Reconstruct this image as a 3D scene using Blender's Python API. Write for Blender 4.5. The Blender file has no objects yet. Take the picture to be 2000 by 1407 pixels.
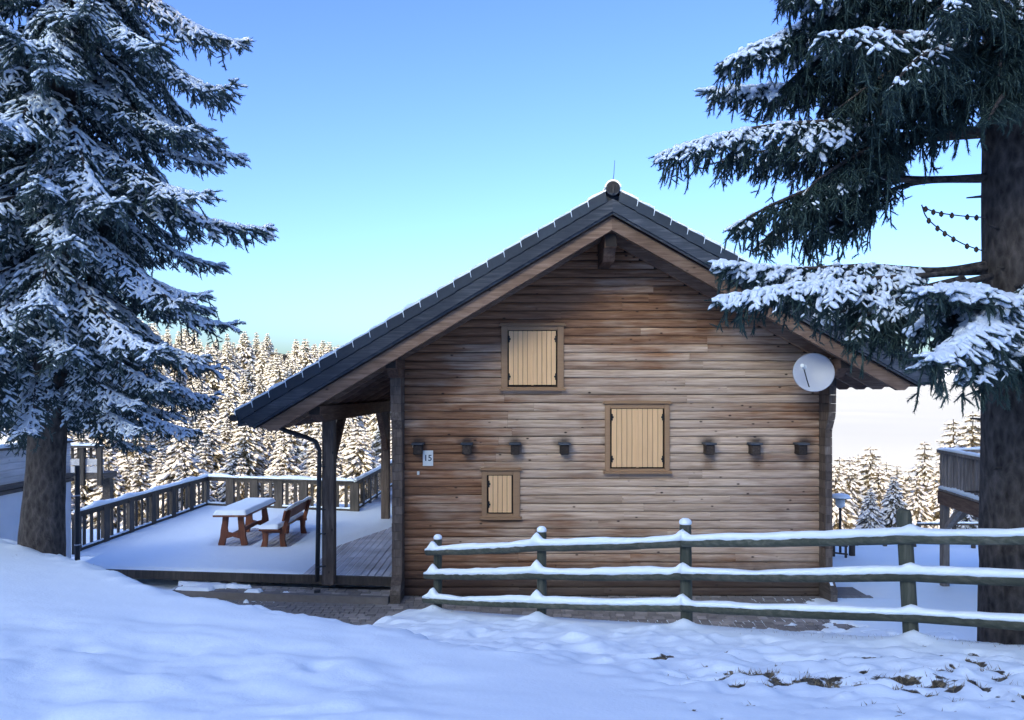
import bpy, math, random
import numpy as np
from mathutils import Vector, Matrix
C = bpy.context.scene
COL = C.collection
R = math.radians
rng = np.random.default_rng(7)
random.seed(7)

# ------------------------------------------------------------------ camera, sky, sun, exposure
CAMZ = 4.0
cam = bpy.data.cameras.new('camera'); cam_o = bpy.data.objects.new('camera', cam); COL.objects.link(cam_o)
cam.lens = 27.0; cam.sensor_width = 36.0; cam.shift_y = 0.0308
cam.clip_start = 0.1; cam.clip_end = 40000
cam_o.location = (0, 0, CAMZ); cam_o.rotation_euler = (R(90), 0, 0)
C.camera = cam_o

SUN_EL, SUN_AZ = 22.0, 203.0          # azimuth clockwise from +Y: low sun behind the camera, a little to the left
w = bpy.data.worlds.new('World'); C.world = w; w.use_nodes = True
wn = w.node_tree; wn.nodes.clear()
sky = wn.nodes.new('ShaderNodeTexSky'); sky.sky_type = 'NISHITA'; sky.sun_disc = False
sky.sun_elevation = R(SUN_EL); sky.sun_rotation = R(SUN_AZ); sky.altitude = 1200
sky.air_density = 1.15; sky.dust_density = 9.0; sky.ozone_density = 3.0
bg = wn.nodes.new('ShaderNodeBackground'); bg.inputs[1].default_value = 0.15
wo = wn.nodes.new('ShaderNodeOutputWorld')
gm = wn.nodes.new('ShaderNodeGamma'); gm.inputs[1].default_value = 1.2
tn = wn.nodes.new('ShaderNodeMix'); tn.data_type = 'RGBA'; tn.blend_type = 'MULTIPLY'; tn.inputs[0].default_value = 1.0; tn.inputs[7].default_value = (0.64,0.72,0.75,1)
hs = wn.nodes.new('ShaderNodeHueSaturation'); hs.inputs['Saturation'].default_value = 1.08; hs.inputs['Hue'].default_value = 0.519
wn.links.new(sky.outputs[0], gm.inputs[0]); wn.links.new(gm.outputs[0], tn.inputs[6]); wn.links.new(tn.outputs[2], hs.inputs['Color'])
wn.links.new(hs.outputs[0], bg.inputs[0]); wn.links.new(bg.outputs[0], wo.inputs[0])

sl = bpy.data.lights.new('sun', 'SUN'); so = bpy.data.objects.new('sun', sl); COL.objects.link(so)
sl.energy = 2.0; sl.angle = R(0.5); sl.color = (1.0, 0.73, 0.40)
sd = Vector((math.sin(R(SUN_AZ)) * math.cos(R(SUN_EL)), math.cos(R(SUN_AZ)) * math.cos(R(SUN_EL)), math.sin(R(SUN_EL))))
so.rotation_euler = sd.to_track_quat('Z', 'Y').to_euler(); so.location = (20, -60, 60)

C.view_settings.view_transform = 'Standard'; C.view_settings.look = 'None'
C.view_settings.exposure = 1.58; C.view_settings.gamma = 1.0; C.view_settings.use_curve_mapping = False
C.render.engine = 'CYCLES'
C.cycles.use_denoising = True
C.cycles.max_bounces = 6; C.cycles.diffuse_bounces = 4; C.cycles.glossy_bounces = 2; C.cycles.transparent_max_bounces = 4
C.cycles.use_adaptive_sampling = True

# ------------------------------------------------------------------ helpers
def at(px, py, Y):
    return Vector(((px - 1000) / 1500 * Y, Y, CAMZ - (py - 765) / 1500 * Y))

def link(o, parent=None):
    COL.objects.link(o)
    if parent is not None: o.parent = parent
    return o
def tag(o, label=None, cat=None, group=None, kind=None):
    if label: o['label'] = label
    if cat: o['category'] = cat
    if group: o['group'] = group
    if kind: o['kind'] = kind
    return o
def thing(name, loc, label, cat, group=None):
    o = bpy.data.objects.new(name, None); o.empty_display_size = 0.2
    o.location = loc; link(o); return tag(o, label, cat, group)

class MB:
    """collects shapes given in world coordinates; build() links them as one mesh object"""
    def __init__(s): s.v = []; s.f = []; s.m = []
    def add(s, vs, fs, m=0):
        n = len(s.v); s.v += [tuple(v) for v in vs]; s.f += [tuple(i + n for i in f) for f in fs]; s.m += [m] * len(fs)
    def box(s, x0, x1, y0, y1, z0, z1, m=0):
        s.add([(x0,y0,z0),(x1,y0,z0),(x1,y1,z0),(x0,y1,z0),(x0,y0,z1),(x1,y0,z1),(x1,y1,z1),(x0,y1,z1)],
              [(0,3,2,1),(4,5,6,7),(0,1,5,4),(1,2,6,5),(2,3,7,6),(3,0,4,7)], m)
    def bbox(s, x0, x1, y0, y1, z0, z1, b=0.008, m=0):
        """box with chamfered edges"""
        X, Y, Z = (x0, x1), (y0, y1), (z0, z1); vs = []; idx = {}
        for i in (0,1):
            for j in (0,1):
                for k in (0,1):
                    sx, sy, sz = (1-2*i)*b, (1-2*j)*b, (1-2*k)*b
                    for a, p in enumerate(((X[i], Y[j]+sy, Z[k]+sz), (X[i]+sx, Y[j], Z[k]+sz), (X[i]+sx, Y[j]+sy, Z[k]))):
                        idx[i,j,k,a] = len(vs); vs.append(p)
        fs = []
        q = lambda a, l: fs.append([idx[t+(a,)] for t in l])
        q(0,[(0,0,0),(0,0,1),(0,1,1),(0,1,0)]); q(0,[(1,0,0),(1,1,0),(1,1,1),(1,0,1)])
        q(1,[(0,0,0),(1,0,0),(1,0,1),(0,0,1)]); q(1,[(0,1,0),(0,1,1),(1,1,1),(1,1,0)])
        q(2,[(0,0,0),(0,1,0),(1,1,0),(1,0,0)]); q(2,[(0,0,1),(1,0,1),(1,1,1),(0,1,1)])
        for j in (0,1):
            for k in (0,1): fs.append([idx[0,j,k,1], idx[1,j,k,1], idx[1,j,k,2], idx[0,j,k,2]])
        for i in (0,1):
            for k in (0,1): fs.append([idx[i,0,k,0], idx[i,1,k,0], idx[i,1,k,2], idx[i,0,k,2]])
            for j in (0,1): fs.append([idx[i,j,0,0], idx[i,j,1,0], idx[i,j,1,1], idx[i,j,0,1]])
            for j in (0,1):
                for k in (0,1): fs.append([idx[i,j,k,0], idx[i,j,k,1], idx[i,j,k,2]])
        s.add(vs, fs, m)
    def prism(s, poly, y0, y1, m=0):
        """poly: (x, z) outline extruded along y"""
        n = len(poly)
        vs = [(x, y0, z) for x, z in poly] + [(x, y1, z) for x, z in poly]
        s.add(vs, [tuple(range(n)), tuple(range(2*n-1, n-1, -1))] + [(i, n+i, n+(i+1)%n, (i+1)%n) for i in range(n)], m)
    def prismx(s, poly, x0, x1, m=0):
        """poly: (y, z) outline extruded along x"""
        n = len(poly)
        vs = [(x0, y, z) for y, z in poly] + [(x1, y, z) for y, z in poly]
        s.add(vs, [tuple(range(n)), tuple(range(2*n-1, n-1, -1))] + [(i, n+i, n+(i+1)%n, (i+1)%n) for i in range(n)], m)
    def tube(s, pts, rad, n=8, m=0, cap=True, sq=1.0):
        pts = [Vector(p) for p in pts]; rad = rad if hasattr(rad, '__len__') else [rad] * len(pts)
        vs = []; N = len(pts)
        up = None
        for i, p in enumerate(pts):
            t = (pts[min(i+1, N-1)] - pts[max(i-1, 0)]).normalized()
            if up is None: up = Vector((0,0,1)) if abs(t.z) < 0.9 else Vector((0,1,0))
            a = t.cross(up).normalized(); b = a.cross(t).normalized(); up = b
            for k in range(n):
                an = 2*math.pi*k/n
                vs.append(p + a*math.cos(an)*rad[i] + b*math.sin(an)*rad[i]*sq)
        fs = [(i*n+k, i*n+(k+1)%n, (i+1)*n+(k+1)%n, (i+1)*n+k) for i in range(N-1) for k in range(n)]
        if cap: fs += [tuple(range(n-1,-1,-1)), tuple((N-1)*n+k for k in range(n))]
        s.add(vs, fs, m)
    def bar(s, a, b, w, h, m=0, up=(0,0,1)):
        """square bar from a to b, w across, h along up"""
        a, b = Vector(a), Vector(b); t = (b-a).normalized(); u = Vector(up)
        sd_ = t.cross(u).normalized(); u = sd_.cross(t).normalized(); vs = []
        for p in (a, b):
            for i, j in ((-1,-1),(1,-1),(1,1),(-1,1)): vs.append(p + sd_*(i*w/2) + u*(j*h/2))
        s.add(vs, [(0,1,2,3),(7,6,5,4),(0,4,5,1),(1,5,6,2),(2,6,7,3),(3,7,4,0)], m)
    def lathe(s, c, prof, n=16, m=0, axis=None):
        c = Vector(c); vs = []; A = (axis or Vector((0,0,1))).normalized()
        u = A.orthogonal().normalized(); v = A.cross(u)
        for r, z in prof:
            for k in range(n):
                an = 2*math.pi*k/n; vs.append(c + A*z + (u*math.cos(an)+v*math.sin(an))*r)
        fs = [(i*n+k, i*n+(k+1)%n, (i+1)*n+(k+1)%n, (i+1)*n+k) for i in range(len(prof)-1) for k in range(n)]
        fs += [tuple(range(n-1,-1,-1)), tuple((len(prof)-1)*n+k for k in range(n))]
        s.add(vs, fs, m)
    def build(s, name, mats, parent=None, smooth=False, loc=None):
        me = bpy.data.meshes.new(name)
        o0 = Vector(loc) if loc is not None else (parent_world(parent) if parent is not None else Vector((0,0,0)))
        vv = np.array(s.v, dtype=np.float64) - np.array(o0)
        me.from_pydata(vv.tolist(), [], s.f); me.update()
        mats = mats if isinstance(mats, (list, tuple)) else [mats]
        for m_ in mats: me.materials.append(m_)
        if len(mats) > 1: me.polygons.foreach_set('material_index', s.m)
        if smooth: me.polygons.foreach_set('use_smooth', [True]*len(me.polygons))
        bmfix(me)
        o = bpy.data.objects.new(name, me)
        if loc is not None: o.location = Vector(loc) - (parent_world(parent) if parent is not None else Vector((0,0,0)))
        return link(o, parent)
def parent_world(p):
    v = Vector((0,0,0))
    while p is not None: v = v + Vector(p.location); p = p.parent
    return v
import bmesh
def bmfix(me):
    bm = bmesh.new(); bm.from_mesh(me); bmesh.ops.recalc_face_normals(bm, faces=bm.faces); bm.to_mesh(me); bm.free()

def np_mesh(name, V, F, mat, parent=None, smooth=False, local=False):
    """V (n,3), F (m,3|4) numpy -> object, world coordinates unless local"""
    me = bpy.data.meshes.new(name); k = F.shape[1]
    if parent is not None and not local: V = V - np.array(parent_world(parent))
    me.vertices.add(len(V)); me.vertices.foreach_set('co', V.astype(np.float32).ravel())
    me.loops.add(F.size); me.loops.foreach_set('vertex_index', F.astype(np.int32).ravel())
    me.polygons.add(len(F)); me.polygons.foreach_set('loop_start', np.arange(0, F.size, k, dtype=np.int32))
    if smooth: me.polygons.foreach_set('use_smooth', np.ones(len(F), dtype=bool))
    me.update(calc_edges=True); me.materials.append(mat)
    o = bpy.data.objects.new(name, me); return link(o, parent)

# value noise in numpy (for terrain and snow lumps)
_perm = np.random.default_rng(3).random((256, 256))
def vnoise(x, y):
    xi = np.floor(x).astype(int); yi = np.floor(y).astype(int); xf = x-xi; yf = y-yi
    xf = xf*xf*(3-2*xf); yf = yf*yf*(3-2*yf)
    g = lambda a, b: _perm[a % 256, b % 256]
    return (g(xi,yi)*(1-xf)+g(xi+1,yi)*xf)*(1-yf)+(g(xi,yi+1)*(1-xf)+g(xi+1,yi+1)*xf)*yf
def fbm(x, y, o=4):
    a = 0.5; t = 0
    for i in range(o): t = t + a*(vnoise(x*2**i+17.3*i, y*2**i+9.1*i)-0.5); a *= 0.5
    return t
def sstep(x, a, b):
    t = np.clip((x-a)/(b-a), 0, 1); return t*t*(3-2*t)

# ------------------------------------------------------------------ materials
class G:
    def __init__(s, name):
        s.m = bpy.data.materials.new(name); s.m.use_nodes = True; s.t = s.m.node_tree
        s.b = s.t.nodes['Principled BSDF']; s.b.inputs['Roughness'].default_value = 0.8
        s.b.inputs['Specular IOR Level'].default_value = 0.3
    def n(s, typ, out=0, attrs=None, **kw):
        nd = s.t.nodes.new('ShaderNode'+typ)
        for k, v in (attrs or {}).items(): setattr(nd, k, v)
        for k, v in kw.items():
            k = k.replace('_', ' ') if not k.startswith('i') or not k[1:].isdigit() else int(k[1:])
            inp = nd.inputs[k]
            if isinstance(v, bpy.types.NodeSocket): s.t.links.new(v, inp)
            else: inp.default_value = v
        return nd.outputs[out]
    def math(s, op, a, b=0.0, c=0.0, clamp=False): return s.n('Math', attrs={'operation': op, 'use_clamp': clamp}, i0=a, i1=b, i2=c)
    def mix(s, f, a, b, mode='MIX'):
        nd = s.t.nodes.new('ShaderNodeMix'); nd.data_type = 'RGBA'; nd.blend_type = mode
        for i, v in ((0, f), (6, a), (7, b)):
            if isinstance(v, bpy.types.NodeSocket): s.t.links.new(v, nd.inputs[i])
            elif i == 0: nd.inputs[0].default_value = v
            else: nd.inputs[i].default_value = (*v, 1) if len(v) == 3 else v
        return nd.outputs[2]
    def ramp(s, f, stops):
        nd = s.t.nodes.new('ShaderNodeValToRGB'); cr = nd.color_ramp
        while len(cr.elements) < len(stops): cr.elements.new(0.5)
        for e, (p, c) in zip(cr.elements, stops):
            e.position = p; e.color = (c, c, c, 1) if not hasattr(c, '__len__') else (*c, 1)
        s.t.links.new(f, nd.inputs[0]); return nd.outputs[0]
    def pos(s): return s.n('NewGeometry', 0)
    def obj(s): return s.n('TexCoord', 3)
    def rand(s): return s.n('ObjectInfo', 5)
    def xyz(s, v):
        nd = s.t.nodes.new('ShaderNodeSeparateXYZ'); s.t.links.new(v, nd.inputs[0]); return nd.outputs
    def scl(s, v, sc): return s.n('Mapping', Vector=v, Scale=sc)
    def noise(s, v, scale, detail=4, rough=0.55, dist=0.0): return s.n('TexNoise', Vector=v, Scale=scale, Detail=detail, Roughness=rough, Distortion=dist)
    def bump(s, h, st=0.3, d=0.02):
        o = s.n('Bump', Strength=st, Distance=d, Height=h); s.t.links.new(o, s.b.inputs['Normal']); return o
    def base(s, c):
        if isinstance(c, bpy.types.NodeSocket): s.t.links.new(c, s.b.inputs['Base Color'])
        else: s.b.inputs['Base Color'].default_value = (*c, 1)
        return s
    def rough(s, r): s.b.inputs['Roughness'].default_value = r; return s

def m_snow(name='snow', c0=(0.80,0.90,0.94), c1=(0.86,0.945,0.97)):
    g = G(name); p = g.pos()
    n = g.noise(p, 9.0, 5); g.base(g.mix(n, c0, c1)).rough(0.6)
    f = g.noise(p, 55.0, 3); g.bump(g.math('ADD', g.math('MULTIPLY', n, 0.6), g.math('MULTIPLY', f, 0.25)), 0.35, 0.03)
    return g.m
def m_ground():
    g = G('snow_ground'); p = g.pos()
    n = g.noise(p, 3.5, 6); f = g.noise(p, 40.0, 4)
    snow = g.mix(n, (0.80,0.90,0.94), (0.86,0.945,0.97))
    so_ = g.n('Attribute', attrs={'attribute_name': 'soil'}, out=2)
    sn = g.noise(p, 28.0, 5); soil = g.ramp(sn, [(0.3,(0.018,0.016,0.012)),(0.52,(0.07,0.055,0.03)),(0.68,(0.20,0.16,0.09)),(0.8,(0.10,0.10,0.08))])
    k = g.math('ADD', so_, g.math('MULTIPLY', g.math('SUBTRACT', g.noise(p, 22.0, 4), 0.5), 0.9))
    g.base(g.mix(g.math('MULTIPLY', g.math('SUBTRACT', k, 0.45), 8.0, clamp=True), snow, soil)).rough(0.65)
    g.bump(g.math('ADD', g.math('MULTIPLY', n, 0.6), g.math('MULTIPLY', f, 0.2)), 0.3, 0.04)
    return g.m
def m_wood(name, cols, sc=(1.2, 12, 16), rnd=0.35, bump=0.35, knots=True, rough=0.8, axis='X', frost=0.0):
    """grainy timber; grain runs along the given world axis"""
    g = G(name); p = g.pos()
    off = g.n('CombineXYZ', X=g.math('MULTIPLY', g.rand(), 37.0), Y=g.math('MULTIPLY', g.rand(), 53.0), Z=g.math('MULTIPLY', g.rand(), 11.0))
    q = g.n('VectorMath', attrs={'operation':'ADD'}, i0=p, i1=off)
    s = {'X': (sc[0], sc[1], sc[2]), 'Y': (sc[1], sc[0], sc[2]), 'Z': (sc[1], sc[2], sc[0])}[axis]
    gr = g.noise(g.scl(q, s), 1.6, 7, 0.62, 0.4)
    big = g.noise(q, 1.3, 3)
    col = g.ramp(g.math('ADD', g.math('MULTIPLY', gr, 0.65), g.math('MULTIPLY', big, 0.35)), [(0.3, cols[0]), (0.5, cols[1]), (0.68, cols[2])])
    r = g.math('ADD', 1.0-rnd/2, g.math('MULTIPLY', g.rand(), rnd))
    col = g.mix(1.0, col, g.n('CombineXYZ', X=r, Y=r, Z=r), 'MULTIPLY')
    if knots:
        vo = g.n('TexVoronoi', Vector=g.scl(q, tuple(min(a*0.45, 3.2) if a > 2 else a*1.3 for a in s)), Scale=1.5)
        col = g.mix(g.math('MULTIPLY', g.math('SUBTRACT', 0.10, vo), 14.0, clamp=True), col, tuple(c*0.25 for c in cols[0]))
    if frost > 0:
        fr = g.noise(p, 0.9, 4, 0.5); fr2 = g.noise(q, 30.0, 3)
        f = g.math('ADD', g.math('MULTIPLY', g.math('SUBTRACT', fr, 0.5), 2.6), g.math('ADD', g.math('MULTIPLY', fr2, 0.25), frost-0.12), clamp=True)
        col = g.mix(f, col, (0.74,0.77,0.82))
    g.base(col).rough(rough); g.bump(gr, bump, 0.012)
    return g.m
def m_siding():
    g = G('weathered_siding'); p = g.pos(); x, y, z = g.xyz(p); rd = g.rand()
    off = g.n('CombineXYZ', X=g.math('MULTIPLY', rd, 71.0), Y=g.math('MULTIPLY', rd, 39.0), Z=g.math('MULTIPLY', rd, 23.0))
    q = g.n('VectorMath', attrs={'operation':'ADD'}, i0=p, i1=off)
    gr = g.noise(g.scl(q, (0.9, 10, 20)), 1.5, 7, 0.62, 0.5)
    st = g.noise(g.scl(q, (0.55, 4, 7)), 1.5, 4, 0.6)
    big = g.noise(g.scl(p, (0.42, 1, 0.75)), 1.0, 4, 0.6)
    # how bleached the timber has become: the sheltered boards under the roof and by the porch kept their stain
    wth = g.math('ADD', g.math('MULTIPLY', g.math('SUBTRACT', big, 0.5), 1.9), g.math('MULTIPLY', g.math('SUBTRACT', st, 0.5), 1.3))
    wth = g.math('ADD', wth, g.math('MULTIPLY', g.math('SUBTRACT', rd, 0.5), 0.3))
    wth = g.math('ADD', wth, 0.66)
    top = g.n('MapRange', Value=z, From_Min=4.2, From_Max=5.7); lef = g.n('MapRange', Value=x, From_Min=0.6, From_Max=-2.0)
    low = g.n('MapRange', Value=z, From_Min=1.6, From_Max=0.5)
    wth = g.math('SUBTRACT', wth, g.math('MULTIPLY', top, 0.62)); wth = g.math('SUBTRACT', wth, g.math('MULTIPLY', lef, 0.52))
    wth = g.math('SUBTRACT', wth, g.math('MULTIPLY', low, 0.22), clamp=True)
    brown = g.ramp(gr, [(0.3,(0.100,0.046,0.023)),(0.5,(0.215,0.108,0.056)),(0.7,(0.315,0.178,0.098))])
    grey = g.ramp(gr, [(0.3,(0.275,0.200,0.130)),(0.5,(0.430,0.325,0.235)),(0.7,(0.56,0.45,0.345))])
    col = g.mix(g.ramp(wth, [(0.1,0.0),(0.62,0.85),(0.95,1.0)]), brown, grey)
    r = g.math('ADD', 0.98, g.math('MULTIPLY', rd, 0.24)); col = g.mix(1.0, col, g.n('CombineXYZ', X=r, Y=r, Z=r), 'MULTIPLY')
    # knots
    vo = g.n('TexVoronoi', Vector=g.scl(q, (1.7, 3, 3.4)), Scale=1.6)
    col = g.mix(g.math('MULTIPLY', g.math('SUBTRACT', 0.115, vo), 14.0, clamp=True), col, (0.03,0.016,0.010))
    # dark mould round the joist ends and rust runs under them
    u = g.math('PINGPONG', g.math('ADD', x, 1.83+0.945*4), 0.4725)       # 0 at every joist end
    nn = g.math('MULTIPLY', g.math('SUBTRACT', g.noise(q, 6.0, 4), 0.5), 0.22)
    a = g.n('MapRange', Value=g.math('ADD', u, nn), From_Min=0.24, From_Max=0.04)
    b1 = g.n('MapRange', Value=g.math('ABSOLUTE', g.math('SUBTRACT', z, 3.02)), From_Min=0.16, From_Max=0.03)
    col = g.mix(g.math('MULTIPLY', g.math('MULTIPLY', a, b1), 0.85), col, (0.022,0.018,0.018))
    c1 = g.n('MapRange', Value=g.math('ABSOLUTE', g.math('SUBTRACT', z, 2.62)), From_Min=0.22, From_Max=0.05)
    a2 = g.n('MapRange', Value=g.math('ADD', u, nn), From_Min=0.17, From_Max=0.02)
    rt = g.n('MapRange', Value=x, From_Min=2.6, From_Max=3.6)
    col = g.mix(g.math('MULTIPLY', g.math('MULTIPLY', g.math('MULTIPLY', a2, c1), rt), 0.6), col, (0.13,0.062,0.026))
    # splash-wet bottom boards
    wet = g.n('MapRange', Value=g.math('ADD', z, g.math('MULTIPLY', nn, 1.2)), From_Min=0.78, From_Max=0.30)
    col = g.mix(g.math('MULTIPLY', wet, 0.85), col, (0.024,0.018,0.017))
    g.base(col).rough(0.78); g.bump(gr, 0.45, 0.012)
    return g.m
def m_bark(name, c0, c1):
    g = G(name); p = g.pos()
    n = g.noise(g.scl(p, (9,9,4.0)), 1.6, 8, 0.68, 0.6); v = g.n('TexVoronoi', Vector=g.scl(p, (14,14,6)), Scale=1.4)
    k = g.math('ADD', g.math('MULTIPLY', n, 0.7), g.math('MULTIPLY', v, 0.3))
    g.base(g.ramp(k, [(0.3,c0),(0.5,c1),(0.72,tuple(c*1.9 for c in c1))])).rough(0.95); g.bump(k, 0.9, 0.05)
    return g.m
def m_needles(name, a, b, sc=6.0):
    g = G(name); n = g.noise(g.pos(), sc, 3)
    g.base(g.ramp(n, [(0.3,a),(0.7,b)])).rough(0.6); return g.m
def m_flat(name, c, rough=0.7, var=0.25, sc=8.0, bump=0.15, metal=0.0, rnd=0.0):
    g = G(name); n = g.noise(g.pos(), sc, 5)
    col = g.mix(n, tuple(x*(1-var) for x in c), tuple(min(1, x*(1+var)) for x in c))
    if rnd:
        r = g.math('ADD', 1-rnd/2, g.math('MULTIPLY', g.rand(), rnd)); col = g.mix(1.0, col, g.n('CombineXYZ', X=r, Y=r, Z=r), 'MULTIPLY')
    g.base(col).rough(rough); g.b.inputs['Metallic'].default_value = metal
    if bump: g.bump(n, bump, 0.01)
    return g.m

M = dict(
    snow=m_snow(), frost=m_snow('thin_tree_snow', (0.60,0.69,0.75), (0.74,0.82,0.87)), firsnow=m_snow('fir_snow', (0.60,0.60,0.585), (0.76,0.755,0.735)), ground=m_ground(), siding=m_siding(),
    core=m_flat('wall_core', (0.02,0.015,0.012)),  # near-black: the shade seen in the plank gaps is put into this colour
    beam=m_wood('brown_beam', [(0.085,0.050,0.032),(0.185,0.118,0.078),(0.30,0.21,0.15)]),
    beamy=m_wood('brown_beam_deep', [(0.05,0.028,0.020),(0.115,0.068,0.045),(0.20,0.13,0.09)], axis='Y'),
    post=m_wood('grey_post', [(0.05,0.038,0.030),(0.12,0.092,0.072),(0.22,0.18,0.145)], axis='Z'),
    barge=m_wood('slate_grey_board', [(0.022,0.030,0.040),(0.050,0.060,0.074),(0.13,0.14,0.15)], knots=False, bump=0.2),
    soffit=m_wood('soffit_board', [(0.075,0.046,0.034),(0.16,0.10,0.072),(0.26,0.18,0.13)], axis='X'),
    tile=m_flat('roof_tile', (0.030,0.042,0.056), 0.6, 0.3, 14, 0.2, rnd=0.4),
    pipe=m_flat('dark_pipe', (0.030,0.032,0.034), 0.45, 0.3, 12, 0.05),
    frame=m_wood('window_frame_paint', [(0.27,0.165,0.090),(0.30,0.187,0.102),(0.335,0.21,0.118)], knots=False, bump=0.08, rnd=0.1, rough=0.55),
    shutter=m_wood('shutter_paint', [(0.67,0.43,0.215),(0.72,0.468,0.240),(0.77,0.505,0.265)], knots=False, bump=0.06, rnd=0.10, axis='Z', rough=0.5),
    iron=m_flat('black_iron', (0.012,0.012,0.013), 0.5),
    white=m_flat('white_plastic', (0.72,0.76,0.72), 0.5, 0.05, 5, 0),
    dish=m_flat('dish_paint', (0.42,0.45,0.50), 0.4, 0.06, 6, 0),
    deck=m_wood('frosty_deck_board', [(0.11,0.09,0.075),(0.19,0.16,0.135),(0.28,0.245,0.215)], axis='Y', frost=0.66, knots=False),
    rail=m_wood('railing_wood', [(0.032,0.030,0.026),(0.068,0.058,0.048),(0.125,0.105,0.085)], axis='Z', knots=False),
    fence=m_wood('mossy_fence_wood', [(0.024,0.032,0.024),(0.060,0.068,0.050),(0.13,0.13,0.10)], axis='X', knots=False, bump=0.5),
    fencep=m_wood('mossy_post_wood', [(0.024,0.032,0.024),(0.060,0.068,0.050),(0.13,0.13,0.10)], axis='Z', knots=False, bump=0.5),
    balc=m_wood('grey_balcony_wood', [(0.09,0.080,0.070),(0.20,0.175,0.15),(0.32,0.285,0.25)], axis='Z', knots=False),
    joist=m_wood('blackened_joist', [(0.018,0.014,0.012),(0.040,0.030,0.024),(0.085,0.066,0.052)], axis='Y'),
    red=m_wood('red_brown_wood', [(0.075,0.026,0.014),(0.145,0.050,0.026),(0.22,0.085,0.045)], axis='Z', knots=False, rough=0.6),
    paver=m_flat('paver_stone', (0.255,0.238,0.218), 0.85, 0.3, 11, 0.4, rnd=0.75),
    curb=m_flat('curb_stone', (0.17,0.155,0.14), 0.85, 0.3, 9, 0.4),
    bark=m_bark('spruce_bark', (0.020,0.017,0.015), (0.062,0.054,0.048)),
    needle=m_needles('spruce_needles', (0.026,0.050,0.048), (0.080,0.125,0.115)),
    needle_r=m_needles('blue_green_needles', (0.014,0.032,0.030), (0.050,0.090,0.078)),
    firn=m_needles('fir_needles', (0.070,0.062,0.040), (0.20,0.17,0.11), 1.5),
    plaster=m_flat('white_plaster', (0.80,0.81,0.81), 0.9, 0.08, 3, 0.1),
    greyboard=m_wood('pale_parapet_board', [(0.40,0.39,0.37),(0.56,0.55,0.53),(0.68,0.67,0.66)], axis='Y'),
    darkboard=m_wood('dark_band_board', [(0.05,0.04,0.035),(0.10,0.085,0.07),(0.17,0.145,0.125)], axis='Y', knots=False),
    fog=m_flat('fog_top', (0.51,0.515,0.465), 1.0, 0.02, 0.002, 0),
    peak=m_flat('far_peak', (0.55,0.60,0.68), 1.0, 0.25, 0.004, 0),
    ink=m_flat('sign_ink', (0.02,0.04,0.06), 0.6, 0, 5, 0),
    cone=m_flat('spruce_cone', (0.07,0.045,0.03), 0.9),
    grass=m_needles('dry_grass_blades', (0.09,0.07,0.04), (0.30,0.24,0.13), 9),
)

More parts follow.
